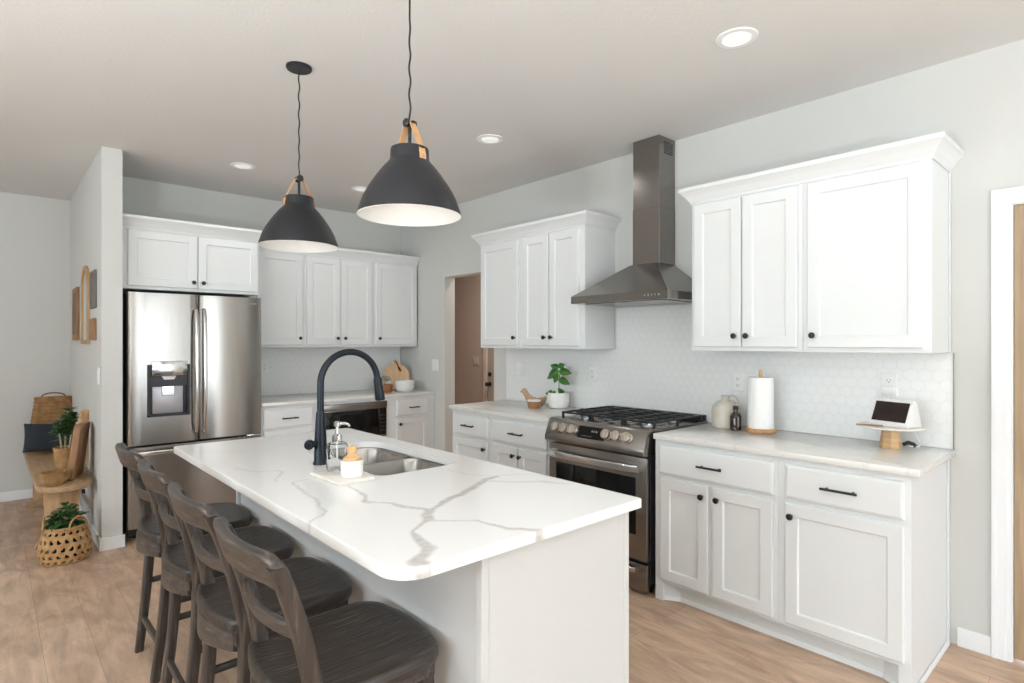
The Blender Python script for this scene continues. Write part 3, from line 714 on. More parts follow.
def island_top():
    st = .0065; nx = round((cx_1-cx_0)/st); ny = round((cy_1-cy_0)/st)
    xs = np.linspace(cx_0, cx_1, nx+1); ys = np.linspace(cy_0, cy_1, ny+1)
    cc = np.array([((xs[i]+xs[i+1])/2, (ys[j]+ys[j+1])/2) for i in range(nx) for j in range(ny)])
    ok = inside(cc, OUT) & ~inside(cc, HOLE)
    bm = bmesh.new(); V = {}
    def gv(i, j):
        if (i, j) not in V: V[(i, j)] = bm.verts.new((xs[i], ys[j], .914))
        return V[(i, j)]
    k = 0
    for i in range(nx):
        for j in range(ny):
            if ok[k]: bm.faces.new((gv(i, j), gv(i+1, j), gv(i+1, j+1), gv(i, j+1)))
            k += 1
    bd = [v for v in bm.verts if v.is_boundary]
    for v in bd:
        p = Vector((v.co.x, v.co.y)); a = nearest(p, OUT); c = nearest(p, HOLE); q = a[1] if a[0] < c[0] else c[1]
        v.co.x, v.co.y = q
    bed = [e_ for e_ in bm.edges if e_.is_boundary]
    inset = {}
    cur = bed
    for dz, ins in ((.0025, .0), (.0285, .0)):
        r = bmesh.ops.extrude_edge_only(bm, edges=cur)
        for g in r['geom']:
            if isinstance(g, bmesh.types.BMVert): g.co.z = .914-dz
        cur = [g for g in r['geom'] if isinstance(g, bmesh.types.BMEdge) and abs(g.verts[0].co.z-g.verts[1].co.z) < 1e-7]
    # ease the top arris
    for v in bd:
        p = Vector((v.co.x, v.co.y)); 
        c = Vector(((cx_0+cx_1)/2, (cy_0+cy_1)/2))
        a = nearest(p, OUT)
        if a[0] < 1e-4:
            v.co.x += .0025*(1 if v.co.x < cx_0+.05 else (-1 if v.co.x > cx_1-.05 else 0)); v.co.y += .0025*(1 if v.co.y < cy_0+.05 else (-1 if v.co.y > cy_1-.05 else 0))
    bmesh.ops.triangle_fill(bm, edges=cur, use_beauty=True, use_dissolve=False)
    bmesh.ops.recalc_face_normals(bm, faces=bm.faces[:])
    me = bpy.data.meshes.new('island_countertop'); bm.to_mesh(me); bm.free()
    n = len(me.vertices); co = np.zeros(n*3); me.vertices.foreach_get('co', co); co = co.reshape(-1, 3)
    P = co[:, :2].copy()
    wob = np.array([[mnoise.noise((x*22, y*22, 0)), mnoise.noise((x*22, y*22, 9))] for x, y in P]); P = P+wob*.006
    vein = np.zeros(n)
    for pts, ws, s in VEINS:
        pts = np.array(pts)
        for i in range(len(pts)-1):
            a = pts[i]; d = pts[i+1]-a; u = np.clip(((P-a) @ d)/(d @ d), 0, 1)
            dist = np.linalg.norm(P-(a+u[:, None]*d), axis=1); wd = ws[i]+(ws[i+1]-ws[i])*u
            m = np.clip((wd*1.15+.003-dist)/(.5*wd+.003), 0, 1); vein = np.maximum(vein, s*m)
    at = me.attributes.new('vein', 'FLOAT', 'POINT'); at.data.foreach_set('value', vein)
    me.materials.append(M_quartz); me.shade_smooth(); me.set_sharp_from_angle(angle=math.radians(50))
    o = bpy.data.objects.new('island_countertop', me); C.objects.link(o); return o
tag(island_top(), 'large white island countertop with grey veins and sink cut-out', 'countertop')

# sink, two bowls
def bowl(x0, x1, y0, y1, dep, rs):
    b = B(); loops = []
    for ins, z in ((-.012, 0), (0, 0), (.004, -.01), (.010, -dep+.05), (.022, -dep+.02), (.055, -dep), (.12, -dep-.004)):
        loops.append([(x, y, z) for x, y in rrect(x0+ins, x1-ins, y0+ins, y1-ins, [max(.02, r-ins*.5) for r in rs], 6)])
    n = len(loops[0]); vs = [p for q in loops for p in q]; fs = []
    for k in range(len(loops)-1):
        for i in range(n):
            j = (i+1) % n; fs.append([k*n+i, k*n+j, k*n+n+j, k*n+n+i])
    fs.append([(len(loops)-1)*n+i for i in range(n)])
    return b.raw(vs, fs)
t = thing('kitchen_sink', 'undermount double-bowl stainless sink in the island', 'sink', (0, 0, .8835))
for y0, y1, dp_ in ((1.938, 2.285, .19), (2.315, 2.672, .19)):
    bo = obj('bowl', bowl(1.092, 1.46, y0, y1, dp_, (.06, .06, .06 if y1 < 2.4 else .11, .06 if y1 < 2.4 else .11)), M_sink, t, recalc=False)
    obj('drain', B().lathe([(0, .002), (.03, .004), (.042, .003), (.044, 0)], 24, Matrix.Translation((1.28, (y0+y1)/2, -dp_-.003))), M_chrome, bo)
obj('rim', B().box(1.10, 1.46, 2.284, 2.316, -.012, -.006, .002).box(1.07, 1.0805, 1.93, 2.68, -.012, -.0005), M_sink, t)

# faucet
t = thing('kitchen_faucet', 'tall charcoal gooseneck faucet beside the island sink', 'faucet', (1.018, 2.301, .9145))
obj('body', B().lathe([(0, 0), (.030, 0), (.030, .006), (.0265, .012), (.0245, .10), (.0175, .215), (0, .216)], 28), M_faucet, t)
pts = [(0, 0, .2), (0, 0, .30)]
for i in range(0, 25):
    a = PI-PI*1.03*i/24; pts.append((.131+.131*math.cos(a), 0, .330+.131*math.sin(a)))
pts.append((.2635, 0, .322))
obj('spout', B().tube(pts, .0140, 18), M_faucet, t)
obj('spray_head', B().tube([(.2625, 0, .345), (.264, 0, .335), (.2655, 0, .32), (.273, 0, .268), (.2755, 0, .25), (.276, 0, .245)], [.0165, .0185, .0185, .0215, .0225, .020], 18), M_faucet, t)
h = obj('handle', B().tube([(-.015, 0, .085), (-.034, 0, .085)], .013, 16).lathe([(0, 0), (.018, 0), (.020, .006), (.020, .028), (.018, .033), (.012, .033), (.010, .028), (0, .028)], 24, Matrix.Translation((-.042, .012, .085)) @ Matrix.Rotation(math.radians(-25), 4, 'Z') @ FWD), M_faucet, t)

# tray and soap
t = obj('tray', B().prism([(-.068, -.125), (.070, -.118), (.068, .125), (-.072, .118)], 0, .012, .002, 2), M_marble, None, (.976, 2.017, .9147)); tag(t, 'small cream stone tray beside the faucet', 'tray')
TZ = .9275
t = thing('soap_dispenser', 'clear glass soap bottle with silver pump on the stone tray', 'soap dispenser', (.992, 2.092, TZ), math.radians(-35))
obj('bottle', B().lathe([(0, .006), (.034, .006), (.0365, .01), (.0365, .092), (.031, .101), (.016, .105), (.0155, .112), (.018, .112), (.0185, .108), (.034, .105), (.041, .094), (.041, .004), (.037, 0), (0, 0)], 32), M_glass, t)
obj('dip_tube', B().tube([(0, 0, .012), (0, 0, .118)], .0035, 8), M_plastic, t)
pm = obj('pump', B().lathe([(0, .113), (.019, .113), (.019, .132), (.012, .136), (.007, .14), (.006, .165), (.013, .168), (.0135, .182), (.008, .186), (0, .186)], 24).tube([(0, 0, .177), (.03, 0, .178), (.042, 0, .174), (.046, 0, .166)], [.007, .006, .005, .0045], 12), M_chrome, t)
tag(obj('cup', B().lathe([(0, 0), (.036, 0), (.040, .005), (.0405, .058), (.038, .060), (.036, .056), (.035, .012), (0, .010)], 32), M_white, None, (.988, 1.962, TZ)), 'small round white ceramic cup holding a wooden brush', 'cup')
t = thing('dish_brush', 'round wooden dish brush head standing in the white cup', 'brush', (.988, 1.962, TZ+.0105))
obj('bristles', B().lathe([(0, 0), (.022, 0), (.025, .035), (0, .035)], 20), M_matte, t)
obj('handle', B().lathe([(0, .035), (.030, .035), (.033, .046), (.030, .058), (.018, .066), (.015, .072), (.0185, .082), (.019, .092), (.015, .099), (0, .101)], 24), mat('brush_wood', '#CFA06C', .5, col2='#E0B988', scale=5, stretch=(2, 2, 14)), t)

# ------------------------------------------------------------ stools
def stool():
    t = thing('counter_stool', 'x', 'stool', (0, 0, 0), 0, 'dark wooden counter stools along the island')
    # seat
    def outl(k=1.0, dx=0):
        o = []
        for i in range(13):      # bowed back edge
            a = -1+2*i/12; o.append((-.160-.034*(1-a*a)+dx, .180*a*k))
        o += [(-.11, .197*k), (.03, .207*k), (.13, .207*k)]
        for i in range(7):
            a = PI/2*(1-i/6); o.append((.150+.085*math.cos(a), (.117*k+.09*k*math.sin(a))))
        for i in range(1, 8):
            y = .117*(1-2*i/8)*k; o.append((.235+.014*(1-(y/.117)**2), y))
        for i in range(7):
            a = -PI/2*(i/6); o.append((.150+.085*math.cos(a), -.117*k+.09*k*math.sin(a)))
        o += [(.13, -.207*k), (.03, -.207*k), (-.11, -.197*k)]
        return o
    ol = outl()
    b = B(); loops = []
    for sc_, z in ((.95, .572), (.985, .574), (1.0, .583), (1.0, .597), (.99, .606), (.965, .612), (.90, .6125), (.75, .609), (.55, .606), (.3, .604), (.1, .603)):
        loops.append([(x*sc_+.0*(1-sc_), y*sc_, z-(0.002 if sc_ < .8 else 0)) for x, y in ol])
    st_ = obj('seat', b.loft(loops), M_stx, t, ang=50)
    # rear apron, a thick bowed rail under the seat
    lo = []
    for i in range(17):
        a = -1+2*i/16; x = -.150-.052*(1-a*a); y = .150*a
        lo.append([(x+v*.9+.012, y, .545+u) for u, v in rr(.075, .024, .008, 3)])
    obj('apron', B().loft(lo).box(-.15, .20, .158, .178, .535, .575).box(-.15, .20, -.178, -.158, .535, .575).box(.185, .205, -.16, .16, .535, .575), M_sty, t)
    # rear legs running up into the back posts
    def cat(ps, n=4):
        out = []
        P = [Vector(p) for p in ps]; P = [P[0]*2-P[1]]+P+[P[-1]*2-P[-2]]
        for i in range(1, len(P)-2):
            for j in range(n):
                u = j/n; p0, p1, p2, p3 = P[i-1:i+3]
                out.append(.5*((2*p1)+(-p0+p2)*u+(2*p0-5*p1+4*p2-p3)*u*u+(-p0+3*p1-3*p2+p3)*u**3))
        out.append(P[-2]); return out
    path = cat([(-.165, .163, 0), (-.14, .167, .22), (-.122, .172, .45), (-.128, .175, .60), (-.155, .180, .74), (-.195, .186, .87), (-.222, .189, .935)])
    for s in (1, -1):
        lo = []
        for p in path:
            tp = .85+.15*min(1, p.z/.45)
            lo.append([(p.x+u*tp, s*p.y+v*tp, p.z) for u, v in rr(.038, .045, .009, 3)])
        obj('back_post', B().loft(lo), M_stz, t, ang=50)
    # top rail
    def rail(z, h, th, bow, y1, x, round_=True, lean=.3):
        lo = []; n = 26
        for i in range(n+1):
            a = -1+2*i/n; e_ = abs(a)
            xx = x-bow*(1-a*a); hh = h
            drop = 0
            if round_ and e_ > .8: q = (e_-.8)/.2; drop = .030*q*q
            ztop = z+h/2-drop; zbot = z-h/2-(0.012*max(0, (e_-.75)/.25) if round_ else 0)
            hh = max(.02, ztop-zbot); zc = (ztop+zbot)/2
            lo.append([(xx+v-(zc+u-z)*lean, a*y1, zc+u) for u, v in rr(hh, th, min(.010, th*.45), 4)])
        return B().loft(lo)
    obj('top_rail', rail(.925, .078, .032, .036, .206, -.213), M_sty, t, ang=50)
    obj('back_slat', rail(.765, .045, .022, .032, .172, -.160, False), M_sty, t, ang=50)
    for s in (1, -1):
        lo = [[(.185+.02*k+u*f_, s*(.150+.014*k)+v*f_, z) for u, v in rr(.040, .040, .007, 3)] for k, z, f_ in ((0, .572, 1), (.3, .38, 1), (1, 0, .78))]
        obj('front_leg', B().loft(lo), M_stz, t, ang=50)
    b1 = lambda y: B().tube([(-.140, y, .245), (.192, y*.97, .245)], .011, 10)
    obj('stretcher', B().box(-.145, .195, .155, .172, .30, .325, .004), M_stx, t); obj('stretcher', B().box(-.145, .195, -.172, -.155, .30, .325, .004), M_stx, t)
    obj('stretcher', B().box(-.160, -.14, -.15, .15, .14, .168, .005), M_sty, t)
    obj('footrest', B().box(.185, .207, -.15, .15, .20, .235, .005), M_sty, t)
    return t
s0 = stool()
LB = ['dark wooden counter stool nearest the camera, its seat fully in view', 'second dark wooden counter stool from the camera along the island', 'third dark wooden counter stool from the camera, before the farthest', 'farthest dark wooden counter stool, closest to the fridge']
YS = (1.455, 1.955, 2.455, 2.955)
for i, (y, lb) in enumerate(zip(YS, LB)):
    if i == 0: s0.location = (.68, y, 0); s0['label'] = lb
    else: dup(s0, (.68, y, 0), math.radians((0, .6, -.8, .5)[i]), lb)

# ------------------------------------------------------------ pendants
def pendant(loc, zr, rz, label, R=.183):
    t = thing('pendant_light', label, 'pendant light', (loc[0], loc[1], zr), rz, 'black dome pendants over the island')
    k = R/.1875
    pf = [(1, 0), (.985, .012), (.90, .058), (.82, .088), (.735, .114), (.64, .140), (.56, .160), (.49, .176), (.43, .188), (.395, .196), (.375, .205), (.37, .238), (.36, .243)]
    out = [(r*R, z*k) for r, z in pf]
    inn = [(r*R-.003, z*k-.0015) for r, z in pf[:-1]]
    sh = obj('shade', B().lathe(out+[(0, .244*k)], 64), M_pend, t, recalc=False)
    sh2 = obj('shade_lining', B().lathe([(R, 0)]+inn+[(0, .235*k)], 64), M_pin, sh)
    obj('bulb', B().lathe([(0, .085), (.02, .09), (.032, .11), (.03, .13), (.016, .155), (.015, .195), (0, .195)], 24), mat('bulb_white', '#F4F0E8', .4), t)
    ZT = .243*k; ZP = .335*k
    obj('cord_stem', B().tube([(0, 0, ZT-.005), (0, 0, ZP+.01)], .006, 12), M_black, t)
    b = B().tube([(-.017, 0, ZP), (.017, 0, ZP)], .008, 14)
    for s in (-1, 1): b.lathe([(0, 0), (.0155, 0), (.0155, .008), (.010, .012), (0, .012)], 18, Matrix.Translation((0, s*.012, ZP)) @ Matrix.Rotation(-s*PI/2, 4, 'X'))
    obj('strap_pin', b, M_black, t)
    for s in (-1, 1):
        lo = []
        for (x, z) in ((.004, ZP+.010), (.016, ZP-.002), (.045, ZP-.055), (.068, ZT-.012), (.0735, ZT-.034), (.0735, ZT-.05)):
            lo.append([(s*(x*k+v), u, z) for u, v in ((-.013, -.002), (.013, -.002), (.013, .002), (-.013, .002))])
        st_ = obj('leather_strap', B().loft(lo), M_leather, t)
        obj('rivet', B().lathe([(0, 0), (.006, 0), (.005, .003), (0, .004)], 12, Matrix.Translation((s*.075*k, 0, ZT-.038)) @ Matrix.Rotation(s*PI/2, 4, 'Y')), M_chrome, st_)
    H = ZC-zr
    pts = [(.0022*math.sin(i*1.3)*(1 if 0 < i < 30 else 0), .0022*math.cos(i*1.1)*(1 if 0 < i < 30 else 0), ZP+(H-.02-ZP)*i/30) for i in range(31)]
    obj('cord', B().tube(pts, .0034, 8), M_black, t)
    obj('canopy', B().lathe([(0, H-.014), (.056, H-.014), (.060, H-.009), (.060, H-.0005), (0, H-.0005)], 36), M_black, t)
    return t
pendant((1.112, 2.757), 1.878, math.radians(-4), 'black dome pendant light nearer the fridge, its ceiling canopy in view')
pendant((1.110, 1.765), 1.866, math.radians(96.5), 'black dome pendant light nearest the camera, over the island front')

# recessed ceiling lights
t = None
CL = [((2.42, 1.21), 'round recessed ceiling light nearest the camera, over the right counter'), ((2.434, 2.90), 'round recessed ceiling light between front pendant and range hood'),
      ((1.426, 4.597), 'round recessed ceiling light in front of the fridge cabinet'), ((2.407, 4.596), 'round recessed ceiling light partly behind the front pendant shade')]
for i, ((x, y), lb) in enumerate(CL):
    if i == 0:
        c0_ = t = thing('recessed_light', lb, 'ceiling light', (x, y, ZC), 0, 'recessed ceiling lights')
        obj('trim_ring', B().lathe([(.058, .0), (.062, -.006), (.085, -.005), (.088, -.001), (.088, 0)], 40), M_trim, t)
        obj('lens', B().lathe([(0, -.002), (.055, -.003), (.060, -.001)], 40), M_lens, t)
    else: dup(c0_, (x, y, ZC), 0, lb)

# ------------------------------------------------------------ outlets and switches
def plate(kind, label, loc, rz, parts='outlet', w=.072, hh=.116, M_plastic=M_plastic):
    t = thing(kind, label, 'outlet' if kind == 'wall_outlet' else 'switch', loc, rz)
    obj('cover_plate', B().ringpanel(-w/2, w/2, -hh/2, hh/2, [(0, 0), (0, -.003), (.003, -.006)]), M_plastic, t, smooth=False)
    if parts == 'outlet':
        for z in (.02, -.02):
            r = obj('receptacle', B().prism(rr(.034, .028, .011, 4), 0, .0015, 0, 1, Matrix.Translation((0, -.006, z)) @ FWD), M_plastic, t)
            obj('slot', B().box(-.008, -.006, -.0085, -.007, z-.004, z+.005).box(.006, .008, -.0085, -.007, z-.004, z+.005).box(-.0025, .0025, -.0085, -.007, z-.011, z-.007), M_slot, r, smooth=False)
    else:
        n = 2 if w > .1 else 1
        for i in range(n):
            x = (i-(n-1)/2)*.046
            obj('rocker', B().box(x-.016, x+.016, -.009, -.005, -.033, .033, .002), M_plastic, t)
    return t
xt = XR-.0095
plate('wall_outlet', 'white wall outlet behind the stoneware jug', (xt, 1.667, 1.178), -PI/2)
t = plate('wall_outlet', 'white wall outlet above the smart display', (xt, .878, 1.205), -PI/2)
obj('plug_adapter', B().box(-.028, .028, -.034, -.007, -.048, -.008, .005), M_plastic, t)
plate('wall_switch', 'white switch plate at the left end of the tile wall', (xt, 3.606, 1.19), -PI/2, 'switch')
plate('wall_outlet', 'white wall outlet right of the potted seedling', (xt, 2.80, 1.18), -PI/2)
plate('wall_switch', 'white double switch plate between back corner and hall opening', (XR-.0005, 4.865, 1.18), -PI/2, 'switch', .116)
plate('wall_outlet', 'white wall outlet on the back tiles beside the fridge', (1.90, YB-.0095, 1.19), 0)
plate('wall_switch', 'white light switch on the narrow wall end, above the bench', (.5705, 4.90, 1.18), -PI/2, 'switch')
plate('wall_switch', 'double switch plate inside the hall, shade in its colour', (4.5995, 5.757, 1.172), -PI/2, 'switch', .116, M_plastic=mat('plate_shade_tint', '#B5A294', .5, var=.01))  # plate colour darkened to carry the hall's shade
t = plate('wall_outlet', 'wall outlet with a cord, low beside the bench', (.5705, 5.60, .27), -PI/2)
obj('plug', B().box(-.015, .015, -.03, -.006, -.035, -.005, .004), M_rubber, t)
obj('cord', B().tube([(0, -.03, -.02), (.02, -.04, -.06), (.10, -.035, -.16), (.3, -.02, -.22), (.55, -.02, -.20), (.75, -.016, -.18)], .003, 6), M_plastic, t)
tag(obj('leaning_pole', B().tube([(3.86, 5.28, .001), (3.83, 5.22, .75), (3.83, 5.205, 1.0), (3.78, 5.185, 1.40)], [.022, .022, .020, .012], 10), mat('pole_brown', '#5E4A3A', .6, var=.1)), 'dark slender pole standing inside the hall opening', 'pole')

# ------------------------------------------------------------ counter items, right
CT = .9145
t = thing('stoneware_jug', 'beige stoneware jug with loop handle in the corner by the range', 'jug', (3.225, 1.682, CT), -PI/2)
obj('body', B().lathe([(0, 0), (.072, 0), (.077, .006), (.078, .095), (.077, .112), (.070, .130), (.052, .148), (.028, .158), (.022, .162), (.021, .178), (.025, .182), (.025, .188), (.019, .189), (.016, .175), (0, .172)], 40), M_crock, t)
obj('handle', B().tube([(.018, 0, .18), (.04, 0, .190), (.062, 0, .184), (.074, 0, .165), (.074, 0, .145), (.064, 0, .128)], .006, 10), M_crock, t)
t = thing('amber_bottle', 'small dark amber bottle in front of the jug', 'bottle', (3.152, 1.582, CT))
obj('body', B().lathe([(0, 0), (.028, 0), (.031, .004), (.031, .080), (.026, .094), (.014, .104), (.0125, .110), (.0125, .118), (0, .118)], 28), M_amber, t)
obj('cap', B().lathe([(0, .117), (.0145, .117), (.0145, .136), (.012, .139), (0, .139)], 24), M_rubber, t)
t = thing('paper_towel_holder', 'wooden paper towel holder with round base and rod', 'paper towel holder', (3.203, 1.462, CT))
obj('base', B().lathe([(0, 0), (.078, 0), (.081, .004), (.081, .018), (.078, .022), (0, .022)], 40), mat('holder_wood', '#AF7F50', .5, col2='#C4976A', scale=4, stretch=(2, 12, 2)), t)
obj('rod', B().lathe([(0, .0215), (.010, .0215), (.010, .345), (.007, .349), (0, .349)], 20), M_woodl, t)
tag(obj('paper_towel_roll', B().lathe([(.021, 0), (.067, 0), (.069, .002), (.069, .280), (.067, .283), (.021, .283), (.021, 0)], 48), M_paper, None, (3.203, 1.462, CT+.0225)), 'thick white paper towel roll on the wooden holder', 'paper towel roll')
t = thing('cake_stand', 'round cream plate on a tapered wooden foot at the counter end', 'stand', (3.195, .832, CT))
obj('foot', B().lathe([(0, 0), (.046, 0), (.047, .003), (.035, .090), (0, .091)], 8, Matrix.Rotation(.3, 4, 'Z')), M_woodl, t, ang=20)
obj('plate', B().lathe([(0, .091), (.10, .092), (.134, .096), (.138, .100), (.136, .104), (.10, .103), (0, .103)], 48), M_marble, t)
PZ = CT+.1035
t = thing('smart_display', 'white smart display with a dark screen on the round stand', 'smart display', (3.200, .818, PZ+.001), math.radians(-108))
Mp = Matrix(((0, 0, 1, 0), (1, 0, 0, 0), (0, 1, 0, 0), (0, 0, 0, 1)))
w2 = .092
obj('body', B().prism([(-.045, .0), (.055, .0), (.058, .010), (.025, .112), (.010, .126), (-.002, .126), (-.052, .010), (-.050, .0)], -w2, w2, .004, 2, Mp), M_plastic, t)
sl = math.atan2(.116, .05)
Ms = Matrix.Translation((0, -.027, .068)) @ Matrix.Rotation(sl, 4, 'X')
obj('screen', B().box(-.080, .080, -.049, .049, -.002, .0012, .001, 1, Ms), M_screen, t)
tag(obj('wooden_stick', B().box(-.008, .008, -.055, .055, 0, .006, .002), mat('stick_wood', '#8F765C', .6, col2='#A98F74', scale=4, stretch=(12, 2, 12)), None, (3.118, .898, PZ+.0005), (0, 0, math.radians(18))), 'flat brown wooden stick lying on the round cream stand', 'stick')
tag(obj('power_cord', B().tube([(3.346, .895, 1.17), (3.335, .86, 1.10), (3.325, .80, 1.03), (3.325, .76, .97), (3.30, .735, .93), (3.27, .735, .922), (3.24, .765, .922)], .003, 8), M_plastic), 'thin white power cord behind the round stand', 'cord')
tag(obj('cord_tie', B().tube([(3.25, .795, .925), (3.258, .775, .938), (3.262, .755, .932), (3.256, .745, .922)], .009, 10), M_rubber), 'small black cord clip on the counter behind the round stand', 'clip')

# ------------------------------------------------------------ counter items, left
t = thing('potted_seedling', 'small green seedling in a round white pot left of the range', 'potted plant', (3.215, 3.02, CT))
obj('pot', B().lathe([(0, 0), (.058, 0), (.070, .006), (.080, .03), (.083, .06), (.082, .105), (.080, .118), (.076, .118), (.077, .10), (.074, .09), (0, .088)], 40), M_matte, t)
obj('soil', B().lathe([(0, .104), (.04, .106), (.0765, .100)], 24), M_soil, t)
obj('stem', B().tube([(0, 0, .10), (.004, -.003, .18), (0, 0, .26), (-.004, .002, .315)], [.0045, .004, .003, .002], 8), mat('stem_green', '#7FA45A', .5), t)
def leaf(b, base, d, L, wd, droop=.35, fold=.15, face=(0, 0, 1)):
    d = Vector(d).normalized(); side = d.cross(Vector(face))
    if side.length < 1e-3: side = Vector((1, 0, 0))
    side.normalize(); up = side.cross(d); n = 7; vs = []; fs = []
    for i in range(n):
        u = i/(n-1); wv = wd*.5*math.sin(PI*min(1, u**.75))*(1 if i < n-1 else 0); wv = max(wv, .0006)
        c = Vector(base)+d*L*u-Vector((0, 0, 1))*droop*L*u*u
        vs += [c-side*wv+up*wv*fold, c, c+side*wv+up*wv*fold]
    for i in range(n-1):
        a = i*3; fs += [[a, a+1, a+4, a+3], [a+1, a+2, a+5, a+4]]
    b.raw(vs, fs)
def leaves(name, spec, m, par):
    for s in spec:
        b = B(); leaf(b, *s); o = obj(name, b, m, par, recalc=False)
        md = o.modifiers.new('thickness', 'SOLIDIFY'); md.thickness = .0012
FC = (-.75, -.6, .35)
leaves('leaf', [((0, 0, .285), (-.35, .95, -.45), .105, .070, .25, .1, FC), ((0, 0, .27), (-.1, .45, -.9), .085, .055, .1, .1, FC), ((0, 0, .28), (.25, -1, .0), .115, .060, .15, .1, FC), ((.002, 0, .215), (.2, -1, .0), .10, .062, .35, .1, FC),
                ((0, 0, .30), (-.4, .55, .45), .075, .05, .2, .1, FC), ((0, 0, .305), (.2, -.6, .5), .07, .05, .2, .1, FC), ((0, 0, .115), (.1, -.7, .6), .07, .06, .4, .1, FC), ((-.03, .03, .108), (-.5, .7, .3), .06, .05, .3, .1, FC), ((-.03, 0, .108), (-.8, .2, .4), .05, .045, .4, .1, FC)], M_leafs, t)
# bird-shaped board and small wooden bowl
bo = [(-.098, .098), (-.088, .108), (-.078, .113), (-.062, .110), (-.050, .098), (-.035, .080), (-.010, .062), (.03, .054), (.075, .058), (.096, .066), (.098, .050), (.085, .020), (.062, .002), (-.03, .0), (-.048, .010), (-.062, .040), (-.078, .070), (-.090, .085), (-.108, .090)]
bo = [(x, z*1.28) for x, z in bo]
tag(obj('wooden_bird', B().prism(bo, -.011, .011, .003, 2, FWD), mat('bird_wood', '#A98A68', .6, col2='#BFA07E', scale=4, stretch=(12, 2, 12)), None, (3.128, 3.198, CT), (0, 0, math.radians(-42))), 'flat bird-shaped wooden board standing beside the white pot', 'decoration')
t = thing('wooden_bowl', 'tiny brown wooden bowl with white rim in front of the bird board', 'bowl', (3.075, 3.142, CT))
obj('body', B().lathe([(0, 0), (.040, 0), (.046, .008), (.050, .052), (.046, .052), (.042, .040), (0, .038)], 32), mat('bowl_wood', '#9A6C49', .5, col2='#AE8058', scale=4), t)
obj('rim', B().lathe([(.0515, .052), (.0515, .062), (.045, .063), (0, .058), (0, .052)], 32), M_matte, t)

# ------------------------------------------------------------ back counter items
t = thing('round_board', 'round wooden cutting board with strap in the back corner', 'cutting board', (3.165, 5.30, CT), math.radians(-37))
RB = Matrix.Rotation(math.radians(-10), 4, 'X')
b = B(); ring = [(.138*math.sin(2*PI*i/48), .138-.138*math.cos(2*PI*i/48)) for i in range(48)]
hd = []
for x, z in ring:
    a = math.atan2(x, z-.138)
    k = max(0, 1-abs(a)/.32); r = 1+.33*(k*k*(3-2*k)); hd.append((x*r, .138+(z-.138)*r))
obj('board', B().prism(hd, -.009, .009, .003, 2, RB @ FWD), M_board, t)
obj('strap', B().tube([RB @ Vector(p) for p in ((-.02, -.010, .305), (0, -.02, .285), (.02, -.018, .25), (.042, -.016, .215), (.05, -.02, .195), (.035, -.022, .20), (.02, -.018, .235))], .006, 8), M_strap, t)
tag(obj('white_bowl', B().lathe([(0, 0), (.060, 0), (.080, .012), (.095, .045), (.098, .110), (.094, .112), (.088, .05), (.06, .016), (0, .012)], 40), M_white, None, (3.115, 5.05, CT)), 'white ceramic bowl in front of the round cutting board', 'bowl')
t = thing('cloche', 'small glass cloche on a brown wooden base beside the white bowl', 'cloche', (2.935, 5.12, CT))
obj('base', B().lathe([(0, 0), (.066, 0), (.070, .006), (.074, .06), (.074, .078), (.068, .080), (0, .078)], 36), M_walnut, t)
dm = obj('dome', B().lathe([(.062, .0805), (.062, .11), (.055, .135), (.036, .155), (.012, .163), (0, .164), (0, .161), (.035, .152), (.052, .133), (.059, .11), (.059, .0805), (.062, .0805)], 36), M_glass, t)
obj('dome_knob', B().sphere((0, 0, .174), .011), M_glass, dm)

# ------------------------------------------------------------ bench corner on the left
t = thing('bench', 'long oak trestle bench with rounded end along the stub wall', 'bench', (0, 0, 0))
o = [(.548, 6.70), (.232, 6.70), (.238, 5.10)]
for i in range(1, 12):
    a = PI+PI*i/12; o.append((.393+.155*math.cos(a), 5.06+.155*math.sin(a)*1.05))
o += [(.548, 5.10)]
obj('seat', B().prism(o[::-1], .405, .445, .006, 3), M_woodx, t)
for y in (5.13, 6.45):
    lg = obj('leg', B().box(.285, .48, y-.02, y+.02, .05, .405, .003), M_woodz, t)
    obj('leg_foot', B().prism([(.235, 0), (.545, 0), (.53, .04), (.46, .075), (.32, .075), (.25, .04)], -.035, .035, .003, 1, Matrix.Translation((0, y, 0)) @ FWD), M_woodx, lg)
obj('brace', B().box(.37, .40, 5.13, 6.45, .20, .27, .003), M_woodx, t)
# floor basket, open weave
t = thing('floor_basket', 'open-weave natural basket with two loop handles on the floor before the bench', 'basket', (.372, 4.725, 0), 0)
nu, nv = 80, 24
prof = [(.128, 0), (.150, .015), (.162, .05), (.163, .09), (.155, .14), (.140, .19), (.128, .225)]
def prof_at(u):
    x = u*(len(prof)-1); i = min(int(x), len(prof)-2); f_ = x-i
    return (prof[i][0]*(1-f_)+prof[i+1][0]*f_, prof[i][1]*(1-f_)+prof[i+1][1]*f_)
b = B(); vs = []; fs = []
for j in range(nv+1):
    r, z = prof_at(j/nv)
    for i in range(nu):
        a = 2*PI*i/nu; vs.append((r*math.cos(a)*.86, r*math.sin(a)*.76, z))
for j in range(nv):
    for i in range(nu):
        row = (j-3)//4; rj = (j-3) % 4; off = 2 if row % 2 else 0
        ci = (i+off) % 4
        if 3 <= j < nv-2 and ((rj == 1 and ci in (1, 2)) or (rj == 2 and ci == (1 if row % 2 else 2))): continue
        k = (i+1) % nu; fs.append([j*nu+i, j*nu+k, (j+1)*nu+k, (j+1)*nu+i])
b.raw(vs, fs)
bk = obj('basket_wall', b, M_weave, t)
md = bk.modifiers.new('thickness', 'SOLIDIFY'); md.thickness = .007; md.offset = 0
md = bk.modifiers.new('round', 'SUBSURF'); md.levels = 1; md.render_levels = 1
obj('basket_base', B().lathe([(0, .004), (.125, .004), (.125, .010), (0, .010)], 40, None, .86, .76), M_weave, t)
